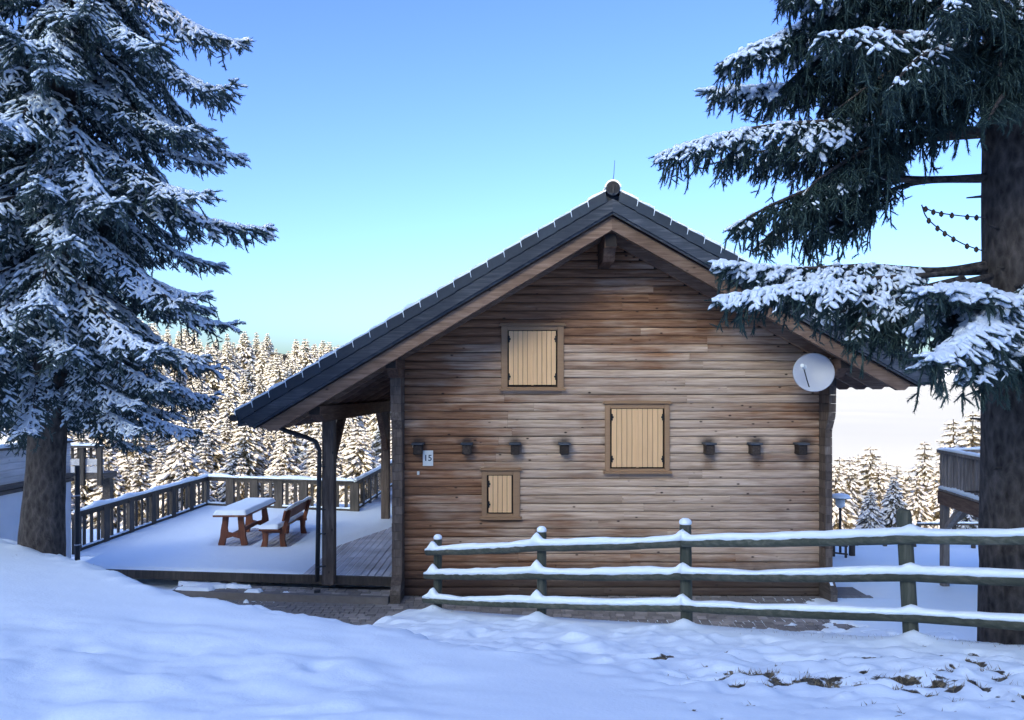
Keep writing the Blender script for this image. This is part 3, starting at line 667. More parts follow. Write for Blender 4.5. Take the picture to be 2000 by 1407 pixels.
# pavement: stone pavers laid one by one
pave = bpy.data.objects.new('pavement', None); link(pave); tag(pave, 'grey stone pavement along the chalet wall', 'pavement', kind='structure')
b = MB(); b.box(PV[0], PV[1], PV[2], 15.9, -0.10, -0.022); b.build('bedding', M['curb'], pave)
pvs = []
y = PV[2]; r_ = 0
while y < 15.0:
    dpt = 0.158; x = PV[0]+random.uniform(-0.2, 0)
    while x < PV[1]:
        wd = random.choice([0.11, 0.17, 0.17, 0.23]); pvs.append((x, y, wd, dpt)); x += wd
    y += dpt; r_ += 1
pv_meshes = {}
for wd in (0.11, 0.17, 0.23):
    b = MB(); b.bbox(0.004, wd-0.004, 0.004, 0.154, -0.05, 0, 0.007); o = b.build('paver', M['paver'], None); pv_meshes[wd] = o.data; bpy.data.objects.remove(o)
def pkey(p):  # the best seen first
    return (0 if (p[1] > 13.0 and -3.3 < p[0] < 5.6) else 1, -p[2])
pvs.sort(key=pkey); rest = MB()
for k, (x, y, wd, dpt) in enumerate(pvs):
    zz = random.uniform(-0.004, 0.004)
    if k < 300:
        o = bpy.data.objects.new('paver', pv_meshes[wd]); o.location = (x, y, zz); o.rotation_euler = (random.uniform(-.012,.012), random.uniform(-.012,.012), random.uniform(-.01,.01)); link(o, pave)
    else: rest.bbox(x+0.004, x+wd-0.004, y+0.004, y+0.154, -0.05, zz, 0.007)
o = rest.build('paver_field', M['paver'], pave); o['kind'] = 'stuff'
# low step in front of the terrace with its own paved tread
stp = thing('stone_step', (-4.6, 14.7, 0), 'low stone step with a dark kerb in front of the terrace', 'step')
def sfront(x): return 14.40 - (x+2.3)*0.115
b = MB(); b.bar((-2.32, sfront(-2.32)+0.06, 0.06), (-6.6, sfront(-6.6)+0.06, 0.06), 0.12, 0.15); b.build('kerb', M['curb'], stp)
for i in range(3):
    x = -2.33
    while x > -6.6:
        wd = random.choice([0.17, 0.23]); yy = sfront(x)+0.125+i*0.165
        b = MB(); b.bbox(x-wd+0.004, x-0.004, yy+0.004, yy+0.16, -0.02, 0.122+random.uniform(-.003,.003), 0.006)
        b.build('paver', M['paver'], stp, loc=(x-wd/2, yy+0.08, 0.1)); x -= wd
# broken snow on the step's left half
def snow_patch(name, x0, x1, yf, dy, zb, th, thr, lab, nx_=120, ny_=24, sc=(3,6)):
    xs = np.linspace(x0, x1, nx_); vs = np.linspace(0, 1, ny_); A, B = np.meshgrid(xs, vs)
    Yg = np.vectorize(yf)(A) + B*dy; f = fbm(A*sc[0], Yg*sc[1], 4) + thr(A, B)
    Z = zb - 0.012 + np.clip(f*0.9, -0.006, th)
    e_ = np.minimum.reduce([B/0.12, (1-B)/0.12, np.ones_like(B)]).clip(0, 1); Z = zb-0.012 + (Z-zb+0.012)*e_
    ii = (np.arange(ny_-1)[:,None]*nx_ + np.arange(nx_-1)[None,:]).ravel()
    o = np_mesh(name, np.stack([A,Yg,Z],-1).reshape(-1,3), np.stack([ii,ii+1,ii+nx_+1,ii+nx_],-1), M['snow'], smooth=True)
    return tag(o, lab, 'snow', kind='stuff')
snow_patch('step_snow', -6.7, -3.9, lambda x: sfront(x)+0.02, 0.62, 0.124, 0.075, lambda A, B: 0.035 - 0.26*sstep(A, -5.6, -4.3), 'lumpy snow left on the stone step by the terrace')
snow_patch('pavement_snow', -2.0, 7.2, lambda x: 12.3, 1.15, 0.008, 0.05, lambda A, B: 0.16 - 0.62*B - 0.0*A, 'ragged fringe of snow along the pavement edge', 260, 40)
snow_patch('pavement_corner_snow', 4.6, 7.4, lambda x: 12.4, 2.5, 0.008, 0.04, lambda A, B: -0.42 + 0.85*sstep(A, 4.6, 6.9), 'thin broken snow on the right end of the pavement', 120, 90)
snow_patch('kerb_snow', -6.8, -4.3, lambda x: sfront(x)-0.75, 0.72, 0.006, 0.06, lambda A, B: 0.12 - 0.36*sstep(A, -5.9, -4.7), 'broken snow on the pavers below the kerb')

# ------------------------------------------------------------------ terrace railing
rail = thing('terrace_railing', (-9.75, 17.2, DZ), 'wooden terrace railing with snow along its top rail', 'railing')
def snow_strip(pts, wd, th, name, parent, n=5, rag=0.35, seed=0, bumps=()):
    """snow lying along a rail: rounded cap whose edges are uneven"""
    P = []; pts = [Vector(p) for p in pts]
    for a, c in zip(pts[:-1], pts[1:]):
        k = max(2, int((c-a).length/0.035)); P += [a.lerp(c, i/k) for i in range(k)]
    P.append(pts[-1]); N = len(P); V = []; K = 9
    for i, p in enumerate(P):
        t = (P[min(i+1,N-1)]-P[max(i-1,0)]); t.z = 0; t.normalize(); sd_ = Vector((t.y,-t.x,0))
        endt = min(1.0, (min(i, N-1-i)*0.035+0.01)/0.10)**0.5
        hh = th*max(0.15, 1+1.9*float(fbm(np.array([i*0.05+seed*7.7]), np.array([seed*3.1]), 4)[0]))*endt
        for (bp, amp, wb) in bumps:
            dd_ = (Vector((p.x,p.y,0))-Vector((bp[0],bp[1],0))).length; hh += amp*math.exp(-(dd_/wb)**2)
        jl = rag*wd*float(fbm(np.array([i*0.35]), np.array([seed+1.5]), 3)[0]); jr = rag*wd*float(fbm(np.array([i*0.35]), np.array([seed+9.5]), 3)[0])
        for k in range(K):
            an = math.pi*k/(K-1); c_ = math.cos(an); s_ = math.sin(an)
            lo_ = (-0.35*th + (jl if k == K-1 else jr)) if k in (0, K-1) else 0.0
            V.append(tuple(p + sd_*(c_*wd/2*(0.93 if k in (0,K-1) else 1)) + Vector((0,0,hh*s_**0.7 + lo_))))
    F = [(i*K+k, i*K+k+1, (i+1)*K+k+1, (i+1)*K+k) for i in range(N-1) for k in range(K-1)]
    F += [(i*K, (i+1)*K, (i+1)*K+K-1, i*K+K-1) for i in range(N-1)]
    F += [tuple(range(K)), tuple((N-1)*K+k for k in range(K-1,-1,-1))]
    b = MB(); b.add(V, F); return b.build(name, M['snow'], parent, smooth=True)
bal_mesh = None
corners = [Vector((-9.72, 17.15, DZ)), Vector((-9.62, 24.2, DZ)), Vector((-4.70, 22.95, DZ)), Vector((-4.55, 30.5, DZ))]
sd_i = 0
for (A_, B_, npost, nb) in ((corners[0], corners[1], 7, 3), (corners[1], corners[2], 7, 2), (corners[2], corners[3], 8, 3)):
    t = (B_-A_); Ln = t.length; t.normalize(); sd_ = Vector((t.y,-t.x,0)); sd_i += 1; ang = math.atan2(t.y, t.x)
    b = MB(); b.bar(A_+Vector((0,0,0.93)), B_+Vector((0,0,0.93)), 0.15, 0.05); hr = b.build('handrail', M['rail'], rail)
    snow_strip([A_-t*0.04+Vector((0,0,0.956)), B_+t*0.04+Vector((0,0,0.956))], 0.15, 0.085, 'snow', hr, seed=sd_i)
    b = MB(); b.bar(A_+Vector((0,0,0.86)), B_+Vector((0,0,0.86)), 0.05, 0.08); b.build('upper_rail', M['rail'], rail)
    b = MB(); b.bar(A_+Vector((0,0,0.09)), B_+Vector((0,0,0.09)), 0.06, 0.075); br_ = b.build('bottom_rail', M['rail'], rail)
    pk = [A_ + t*(Ln*i/(npost-1)) for i in range(npost)]
    snow_strip([A_+Vector((0,0,0.128)), B_+Vector((0,0,0.128))], 0.07, 0.028, 'snow', br_, seed=sd_i+5, bumps=[((p_.x,p_.y), 0.10, 0.07) for p_ in pk])
    for i, p_ in enumerate(pk):
        if i == 0 and sd_i > 1: continue
        b = MB()
        wv, tk = (0.27 if nb == 2 else 0.24)/2, 0.045
        c4 = [p_+t*a_*wv+sd_*c_*tk for a_, c_ in ((-1,-1),(1,-1),(1,1),(-1,1))]
        b.add([(q.x,q.y,q.z-0.02) for q in c4]+[(q.x,q.y,q.z+0.90) for q in c4], [(0,1,2,3),(7,6,5,4),(0,4,5,1),(1,5,6,2),(2,6,7,3),(3,7,4,0)])
        b.build('post', M['rail'], rail, loc=tuple(p_))
        if i < npost-1:
            for j in range(nb):
                q0 = p_ + t*(Ln/(npost-1)*(j+1)/(nb+1))
                b = MB(); c4 = [q0+t*a_*0.050+sd_*c_*0.014 for a_, c_ in ((-1,-1),(1,-1),(1,1),(-1,1))]
                b.add([(q.x,q.y,q.z+0.05) for q in c4]+[(q.x,q.y,q.z+0.89) for q in c4], [(0,1,2,3),(7,6,5,4),(0,4,5,1),(1,5,6,2),(2,6,7,3),(3,7,4,0)])
                b.build('baluster', M['rail'], rail, loc=tuple(q0))

# ------------------------------------------------------------------ picnic table and bench
def slab_snow(x0, x1, y0, y1, z, th, parent, seed):
    n, m = 26, 50; xs = np.linspace(x0, x1, n); ys = np.linspace(y0, y1, m); A, B = np.meshgrid(xs, ys)
    e_ = np.minimum.reduce([(A-x0)/0.07, (x1-A)/0.07, (B-y0)/0.07, (y1-B)/0.07, np.ones_like(A)]).clip(0, 1)
    Z = z - 0.002 + (th + 0.02*fbm(A*2.2+seed, B*2.2, 3))*np.sqrt(1-(1-e_)**2)
    ii = (np.arange(m-1)[:,None]*n + np.arange(n-1)[None,:]).ravel()
    return np_mesh('snow', np.stack([A,B,Z],-1).reshape(-1,3), np.stack([ii,ii+1,ii+n+1,ii+n],-1), M['snow'], parent, smooth=True)
TX0, TX1, TY0, TY1 = -6.98, -6.20, 17.9, 20.15
tb = thing('picnic_table', (-6.59, 19.0, DZ), 'red-brown wooden table with a thick slab of snow on its top', 'table')
b = MB(); b.bbox(TX0, TX1, TY0, TY1, DZ+0.70, DZ+0.75, 0.008); tt = b.build('tabletop', M['red'], tb); slab_snow(TX0, TX1, TY0, TY1, DZ+0.75, 0.11, tt, 1)
for yy in (TY0+0.22, TY1-0.32):
    xc = (TX0+TX1)/2
    b = MB()
    for s in (-1, 1):
        pl = [(xc+s*0.33,DZ),(xc+s*0.35,DZ+0.02),(xc+s*0.30,DZ+0.20),(xc+s*0.285,DZ+0.36),(xc+s*0.25,DZ+0.55),(xc+s*0.24,DZ+0.70),(xc+s*0.11,DZ+0.70),(xc+s*0.135,DZ+0.40),(xc+s*0.12,DZ+0.30),(xc+s*0.17,DZ+0.14),(xc+s*0.20,DZ)]
        b = MB(); b.prism(pl, yy, yy+0.07); b.build('leg', M['red'], tb)
    b = MB(); b.prism([(xc-0.16,DZ+0.16),(xc,DZ+0.20),(xc+0.16,DZ+0.16),(xc+0.15,DZ+0.32),(xc,DZ+0.28),(xc-0.15,DZ+0.32)], yy+0.004, yy+0.066); b.build('cross_piece', M['red'], tb)
b = MB(); b.bbox((TX0+TX1)/2-0.03, (TX0+TX1)/2+0.03, TY0+0.292, TY1-0.322, DZ+0.20, DZ+0.29, 0.006); b.build('stretcher', M['red'], tb)
bn = thing('bench', (-5.55, 18.8, DZ), 'red-brown wooden bench with backrest, snow on its seat, beside the table', 'bench')
BX0, BX1, BY0, BY1 = -5.86, -5.34, 17.75, 19.95
b = MB(); b.bbox(BX0, BX1-0.04, BY0, BY1, DZ+0.40, DZ+0.45, 0.008); st = b.build('seat', M['red'], bn); slab_snow(BX0, BX1-0.06, BY0, BY1, DZ+0.45, 0.10, st, 5)
for yy in (BY0+0.15, BY1-0.32):
    for s, xc in ((-1, BX0+0.10), (1, BX1-0.02)):
        b = MB(); b.prism([(xc-0.07+s*0.03,DZ),(xc+0.07+s*0.03,DZ),(xc+0.055,DZ+0.16),(xc+0.065,DZ+0.40),(xc-0.065,DZ+0.40),(xc-0.055,DZ+0.16)], yy, yy+0.08); b.build('leg', M['red'], bn)
    b = MB(); b.bbox(BX0+0.02, BX1+0.08, yy+0.004, yy+0.076, DZ+0.33, DZ+0.3995, 0.005); b.build('cross_piece', M['red'], bn)
    b = MB(); b.prism([(BX1-0.03,DZ+0.40),(BX1+0.07,DZ+0.40),(BX1+0.20,DZ+0.86),(BX1+0.12,DZ+0.86)], yy+0.002, yy+0.072); b.build('back_support', M['red'], bn)
b = MB(); b.prism([(BX1+0.02,DZ+0.64),(BX1+0.065,DZ+0.63),(BX1+0.125,DZ+0.88),(BX1+0.08,DZ+0.89)], BY0-0.02, BY1+0.02); bk = b.build('backrest', M['red'], bn)
snow_strip([(BX1+0.10,BY0-0.02,DZ+0.885),(BX1+0.10,BY1+0.02,DZ+0.885)], 0.07, 0.05, 'snow', bk, seed=31)

# ------------------------------------------------------------------ roadside rail fence
PO = [(-1.073,11.1,1.89,0.0),(0.371,9.6,2.27,0.0),(1.93,8.46,2.56,-0.02),(3.66,7.0,2.93,-0.09),(5.35,5.62,3.15,0.03)]
RZ = [(1.706,1.366,1.018),(2.074,1.728,1.37),(2.359,1.998,1.654),(2.684,2.343,1.979),(2.95,2.60,2.24)]
fence = thing('rail_fence', (1.93, 8.46, gz(1.93, 8.46)), 'mossy round-rail fence with three snow-topped rails in front of the chalet', 'fence')
nrm = Vector((-4.1,-4.73,0)).normalized()
for i, (x, y, zt, ln) in enumerate(PO):
    zb = gz(x, y)-0.45; b = MB(); r0 = 0.060 if i < 2 else 0.066
    pts = [(x, y, zb), (x+ln*0.5, y, (zb+zt)/2), (x+ln, y, zt-0.04), (x+ln, y, zt-0.008), (x+ln, y, zt)]
    b.tube(pts, [r0*1.03, r0, r0*0.98, r0*0.82, r0*0.4], 12); p_ = b.build('post', M['fencep'], fence, smooth=True)
    b = MB(); n0 = (x+ln, y, zt-0.012)
    if i != 3: b.lathe(n0, [(r0*0.99,-0.008),(r0*1.06,0.012),(r0*0.95,0.035),(r0*0.55,0.055),(0.005,0.06)], 12); b.build('snow', M['snow'], p_, smooth=True)
for k in range(3):
    for (a, c) in ((0, 2), (2, 4)):
        P = []
        for i in range(a, c+1):
            x, y, _, _ = PO[i]; P.append(Vector((x, y, RZ[i][k])) + nrm*0.105)
        if a == 0: P[0] = P[0] + (P[0]-P[1]).normalized()*(0.12+0.03*k)
        else: P[0] = P[0] + (P[1]-P[0]).normalized()*0.004
        if c == 4: P[-1] = P[-1] + (P[-1]-P[-2]).normalized()*0.5
        Q = [];
        for u_, v_ in zip(P[:-1], P[1:]):
            nseg = 10; Q += [u_.lerp(v_, j/nseg) + Vector((0,0,-0.012*math.sin(math.pi*j/nseg)+random.uniform(-.002,.002))) for j in range(nseg)]
        Q.append(P[-1])
        b = MB(); b.tube(Q, [0.056+random.uniform(-.002,.002) for _ in Q], 12); r_o = b.build('rail', M['fence'], fence, smooth=True)
        bm_ = [((PO[i][0]+nrm.x*0.105, PO[i][1]+nrm.y*0.105), 0.085 if i < 3 else 0.03, 0.055) for i in range(a, c+1)]
        snow_strip([q_+Vector((0,0,0.040)) for q_ in Q], 0.112, 0.048 if a == 0 else 0.042, 'snow', r_o, seed=40+k*2+a, rag=0.26, bumps=bm_)

# ------------------------------------------------------------------ neighbours
nb = thing('plaster_terrace_wall', (-10.5, 13, 0), 'white plastered base with pale parapet boards behind the left spruce', 'house')
b = MB(); b.box(-14.5, -8.87, 11.2, 15.45, -0.5, 2.19); b.build('plaster_base', M['plaster'], nb)
for i, (z0, z1, m_) in enumerate(((2.20,2.27,'darkboard'),(2.285,2.36,'darkboard'))):
    b = MB(); b.bbox(-8.95, -8.82+0.02*i, 11.2, 15.47, z0, z1, 0.008); b.build('ledge_board', M[m_], nb)
z = 2.37
for i in range(5):
    b = MB(); b.bbox(-8.93, -8.88, 11.2, 15.46, z, z+0.118, 0.008); b.build('plank', M['greyboard'], nb, loc=(-8.9, 13+i*0.01, z)); z += 0.121
b = MB(); b.bbox(-9.0, -8.83, 11.2, 15.48, z+0.002, z+0.04, 0.006); b.build('coping', M['darkboard'], nb)
snow_strip([(-8.915,11.2,z+0.043),(-8.915,15.46,z+0.043)], 0.16, 0.05, 'snow', nb, seed=77)
b = MB(); b.bbox(-9.05,-8.9,14.1,14.25,z+0.041,3.6995,0.01); b.build('post', M['darkboard'], nb)
b = MB(); b.bbox(-9.10,-8.85,11.2,14.3,3.70,3.86,0.01); b.build('eave_beam', M['darkboard'], nb)
b = MB(); b.tube([(-8.80,15.55,-0.2),(-8.80,15.55,2.5)], 0.05, 10); dpp = b.build('downpipe', M['pipe'], nb)
for zc in (0.9, 1.9):
    b = MB(); b.tube([(-8.80,15.55,zc-0.012),(-8.80,15.55,zc+0.012)], 0.056, 10); b.build('clamp', M['dish'], dpp)
# small balcony beyond it
bl = thing('left_balcony', (-11.5, 20.6, 0), 'small snowy balcony railing beyond the white plastered wall', 'balcony')
bl.name = 'small_balcony'
b = MB(); b.bbox(-13.5,-10.9,20.5,21.2,1.66,1.82,0.01); b.build('floor_beam', M['darkboard'], bl)
for z0 in (1.83, 2.03):
    b = MB(); b.bbox(-13.5,-10.92,20.52,20.56,z0,z0+0.17,0.006); b.build('plank', M['greyboard'], bl, loc=(-12,20.5,z0))
for xx in (-10.98, -11.45, -12.2, -13.0):
    b = MB(); b.bbox(xx-0.06, xx+0.06, 20.42, 20.515, 1.5, 2.62, 0.008); b.build('post', M['rail'], bl, loc=(xx,20.45,2))
b = MB(); b.bbox(-13.5,-10.9,20.41,20.55,2.50,2.56,0.008); hr = b.build('handrail', M['rail'], bl)
snow_strip([(-13.4,20.48,2.563),(-10.9,20.48,2.563)], 0.13, 0.06, 'snow', hr, seed=81)
for k in range(14):
    xx = -13.3+k*0.165; b = MB(); b.bbox(xx,xx+0.07,20.57,20.60,2.2,2.5,0.004); b.build('baluster', M['rail'], bl, loc=(xx,20.58,2.3))
for xx in (-13.4, -11.2):
    b = MB(); b.box(xx,xx+0.2,21.0,21.2,-2.0,1.6595); b.build('support', M['darkboard'], bl)

rb = thing('raised_balcony', (9.0, 15.8, 0), 'raised wooden balcony on a post behind the right spruce trunk', 'balcony')
bc = at(1836, 878, 16.0); BXc = bc.x; ztop = bc.z; zfl = ztop-0.98
A_ = Vector((BXc, 16.0, 0)); B_ = Vector((BXc-0.50, 12.6, 0)); C_ = Vector((BXc+3.6, 16.0, 0))
for (P_, Q_, nb_, seed) in ((A_, B_, 22, 1), (A_, C_, 22, 2)):
    t = (Q_-P_); Ln = t.length; t.normalize(); sd_ = Vector((t.y,-t.x,0)); up = lambda z_: Vector((0,0,z_))
    b = MB(); b.bar(P_+up(ztop-0.03), Q_+up(ztop-0.03), 0.14, 0.06); hr = b.build('handrail', M['balc'], rb)
    snow_strip([P_+up(ztop+0.003), Q_+up(ztop+0.003)], 0.14, 0.05, 'snow', hr, seed=90+seed)
    b = MB(); b.bar(P_+up(zfl+0.16), Q_+up(zfl+0.16), 0.07, 0.06); br_ = b.build('bottom_rail', M['balc'], rb)
    snow_strip([P_+up(zfl+0.193), Q_+up(zfl+0.193)], 0.08, 0.05, 'snow', br_, seed=93+seed)
    b = MB(); b.bar(P_+up(zfl-0.01), Q_+up(zfl-0.01), 0.10, 0.26); b.build('floor_beam', M['beamy'], rb)
    for j in range(nb_):
        q0 = P_ + t*(Ln*(j+0.6)/nb_); b = MB(); c4 = [q0+t*a_*0.035+sd_*c_*0.018 for a_, c_ in ((-1,-1),(1,-1),(1,1),(-1,1))]
        b.add([(q.x,q.y,zfl+0.18) for q in c4]+[(q.x,q.y,ztop-0.06) for q in c4], [(0,1,2,3),(7,6,5,4),(0,4,5,1),(1,5,6,2),(2,6,7,3),(3,7,4,0)])
        b.build('baluster', M['balc'], rb, loc=(q0.x,q0.y,zfl))
    for fr_ in (0.0, 0.45, 0.9) if seed == 1 else (0.5, 1.0):
        q0 = P_ + t*Ln*fr_ - sd_*0.075*(1 if seed == 1 else -1); b = MB(); b.bbox(q0.x-0.055,q0.x+0.055,q0.y-0.055,q0.y+0.055,zfl-0.22,ztop-0.061,0.008); b.build('rail_post', M['balc'], rb)
b = MB(); b.add([(A_.x+0.06,15.94,zfl+0.10),(C_.x,15.94,zfl+0.10),(C_.x,12.6,zfl+0.10),(B_.x+0.06,12.6,zfl+0.10),(A_.x+0.06,15.94,zfl+0.14),(C_.x,15.94,zfl+0.14),(C_.x,12.6,zfl+0.14),(B_.x+0.06,12.6,zfl+0.14)], [(0,1,2,3),(7,6,5,4),(0,4,5,1),(1,5,6,2),(2,6,7,3),(3,7,4,0)]); b.build('floor', M['beamy'], rb)
px_ = at(1845, 1150, 15.85); b = MB(); b.bbox(px_.x-0.07, px_.x+0.07, 15.78, 15.92, gz(px_.x,15.85)-0.1, zfl-0.141, 0.01); b.build('support_post', M['balc'], rb)
b = MB(); b.bar((px_.x+0.05,15.85,zfl-0.62),(px_.x+0.62,15.85,zfl-0.15),0.09,0.09); b.build('brace', M['balc'], rb)
b = MB(); b.bar((px_.x-0.01,15.77,zfl-0.62),(px_.x-0.06,15.2,zfl-0.15),0.09,0.09); b.build('brace', M['balc'], rb)

# garden lamp, bollard and low fences in the yard
lp = at(1641, 1085, 20.0); lz = gz(lp.x, 20.0)
lamp = thing('garden_lamp', (lp.x, 20.0, lz), 'small mushroom-topped garden lamp with a snow cap beside the chalet corner', 'lamp')
b = MB(); b.tube([(lp.x,20,lz-0.1),(lp.x,20,1.02)], 0.035, 8); b.build('pole', M['pipe'], lamp)
b = MB(); b.lathe((lp.x,20,0.98), [(0.06,0),(0.11,0.05),(0.12,0.20),(0.10,0.24)], 14); b.build('lantern', M['white'], lamp)
b = MB(); b.lathe((lp.x,20,1.215), [(0.10,0),(0.25,0.01),(0.22,0.035),(0.05,0.06)], 16); sh = b.build('lamp_shade', M['pipe'], lamp)
b = MB(); b.lathe((lp.x,20,1.235), [(0.245,0.0),(0.25,0.03),(0.20,0.085),(0.08,0.11),(0.01,0.112)], 16); b.build('snow', M['snow'], sh, smooth=True)
bp = at(1664, 1085, 19.5); b = MB(); z0 = gz(bp.x, 19.5); b.bbox(bp.x-0.06,bp.x+0.06,19.44,19.56,z0-0.1,z0+0.28,0.01)
tag(b.build('bollard', M['rail'], None, loc=(bp.x,19.5,z0)), 'short dark wooden bollard in the snowy yard', 'bollard')
def low_fence(pts, hts, lab, n, sn=True, pw=0.045):
    x0, y0 = pts[0]; t_ = thing('low_fence', (x0, y0, gz(x0, y0)), lab, 'fence')
    P = [Vector((*pts[0],0)).lerp(Vector((*pts[1],0)), i/(n-1)) for i in range(n)]
    for p_ in P:
        zb = gz(p_.x, p_.y); b = MB(); b.bbox(p_.x-pw,p_.x+pw,p_.y-pw,p_.y+pw,zb-0.1,zb+hts[-1]+0.08,0.008); b.build('post', M['rail'], t_, loc=(p_.x,p_.y,zb))
    for h_ in hts:
        a, c = P[0]-(P[1]-P[0])*0.1, P[-1]+(P[1]-P[0])*0.1; a.z = gz(P[0].x,P[0].y)+h_; c.z = gz(P[-1].x,P[-1].y)+h_; a.y -= pw*1.6; c.y -= pw*1.6
        b = MB(); b.bar(a, c, pw*1.1, pw*1.5); r_ = b.build('rail', M['rail'], t_)
        if sn: snow_strip([a+Vector((0,0,0.036)), c+Vector((0,0,0.036))], 0.055, 0.03, 'snow', r_, seed=h_*10)
pA, pB = at(1672,1075,21.2), at(1960,1085,20.6)
low_fence([(pA.x,21.2),(pB.x,20.6)], (0.28,), 'long low single-rail fence across the snowy yard', 6)
pA, pB = at(1795,1062,22.6), at(2000,1062,22.6)
low_fence([(pA.x,22.6),(pB.x,22.6)], (0.18,0.42), 'short two-rail fence at the far edge of the yard', 4)
pA, pB = at(1612,1080,19.4), at(1652,1090,19.2)
low_fence([(pA.x,19.6),(pB.x,19.2)], (0.10,0.30), 'little low fence at the foot of the garden lamp', 3, False, 0.026)

# ------------------------------------------------------------------ spruce foliage generator
def brush_tpl(n, seed, wid=0.16, core=True):
    r = np.random.default_rng(seed); V = []; F = []
    if core:
        k = 3
        for t, q in ((0,0.22),(0.55,0.30),(1.0,0.05)):
            for j in range(k): a = 2*np.pi*j/k; V.append((t, q*np.cos(a), q*np.sin(a)))
        for i in range(2):
            for j in range(k):
                a, b_, c, d = i*k+j, i*k+(j+1)%k, (i+1)*k+(j+1)%k, (i+1)*k+j; F += [(a,b_,c),(a,c,d)]
    for i in range(n):
        t = (i+r.random())/n; a = r.random()*2*np.pi; fl = 0.10+0.16*r.random(); q = (1-0.35*t)*(0.75+0.4*r.random())
        d = np.array([fl, q*np.cos(a), q*np.sin(a)]); sd_ = np.array([0, -np.sin(a), np.cos(a)])*wid
        o = np.array([t*0.95, 0.1*np.cos(a), 0.1*np.sin(a)]); k = len(V)
        V += [tuple(o+sd_), tuple(o-sd_), tuple(o+d)]; F.append((k,k+1,k+2))
    return np.array(V), np.array(F)
def lump_tpl(ns=6, seed=0):
    V = []; F = []; rr = np.random.default_rng(seed); bz, by = rr.normal(0,0.25), rr.normal(0,0.3)
    pr = [(-0.08,0.45),(0.3,1.0),(0.8,0.9),(1.1,0.25)]
    for t, q in pr:
        for j in range(ns):
            a = 2*np.pi*j/ns; zz = np.sin(a); V.append((t+rr.normal(0,0.04), q*np.cos(a)*(1+rr.normal(0,0.16))+by*math.sin(3*t), q*(zz if zz > 0 else zz*0.55)*(1+rr.normal(0,0.18))+bz*math.sin(3*t)*0.6))
    for i in range(len(pr)-1):
        for j in range(ns):
            a, b_, c, d = i*ns+j, i*ns+(j+1)%ns, (i+1)*ns+(j+1)%ns, (i+1)*ns+j; F += [(a,b_,c),(a,c,d)]
    return np.array(V), np.array(F)
LUMP = [lump_tpl(6, q) for q in range(6)]; LUMP5 = [lump_tpl(5, q+20) for q in range(6)]
def stamp(tpls, P, D, L, Rr, seed=0, roll=True):
    """place templates along unit vectors D: x along D scaled by L, y/z scaled by R; z leans to world up"""
    V = []; F = []; n0 = 0; r = np.random.default_rng(seed); k = len(tpls); sel = r.integers(0, k, len(P))
    for i, (tv, tf) in enumerate(tpls):
        m = sel == i
        if not m.any(): continue
        p, d, l, rr = P[m], D[m], L[m], Rr[m]
        s = np.cross(d, np.array([0,0,1.0])); nn = np.linalg.norm(s, axis=1, keepdims=True); s = np.where(nn > 1e-4, s/np.maximum(nn,1e-4), np.array([1.0,0,0])); u = np.cross(s, d)
        vv = p[:,None,:] + d[:,None,:]*(l[:,None]*tv[None,:,0])[:,:,None] + s[:,None,:]*(rr[:,None]*tv[None,:,1])[:,:,None] + u[:,None,:]*(rr[:,None]*tv[None,:,2])[:,:,None]
        ff = tf[None,:,:] + (np.arange(len(p))*len(tv))[:,None,None] + n0
        V.append(vv.reshape(-1,3)); F.append(ff.reshape(-1,3)); n0 += len(p)*len(tv)
    return np.concatenate(V), np.concatenate(F)
def unit(v): return v/max(1e-9, np.linalg.norm(v))
def catmull(P, n):
    P = np.array(P, float); P = np.vstack([2*P[0]-P[1], P, 2*P[-1]-P[-2]]); out = []
    for i in range(1, len(P)-2):
        for j in range(n):
            t = j/n; a, b_, c, d = P[i-1:i+3]
            out.append(0.5*((2*b_)+(-a+c)*t+(2*a-5*b_+4*c-d)*t*t+(-a+3*b_-3*c+d)*t**3))
    out.append(P[-2]); return np.array(out)
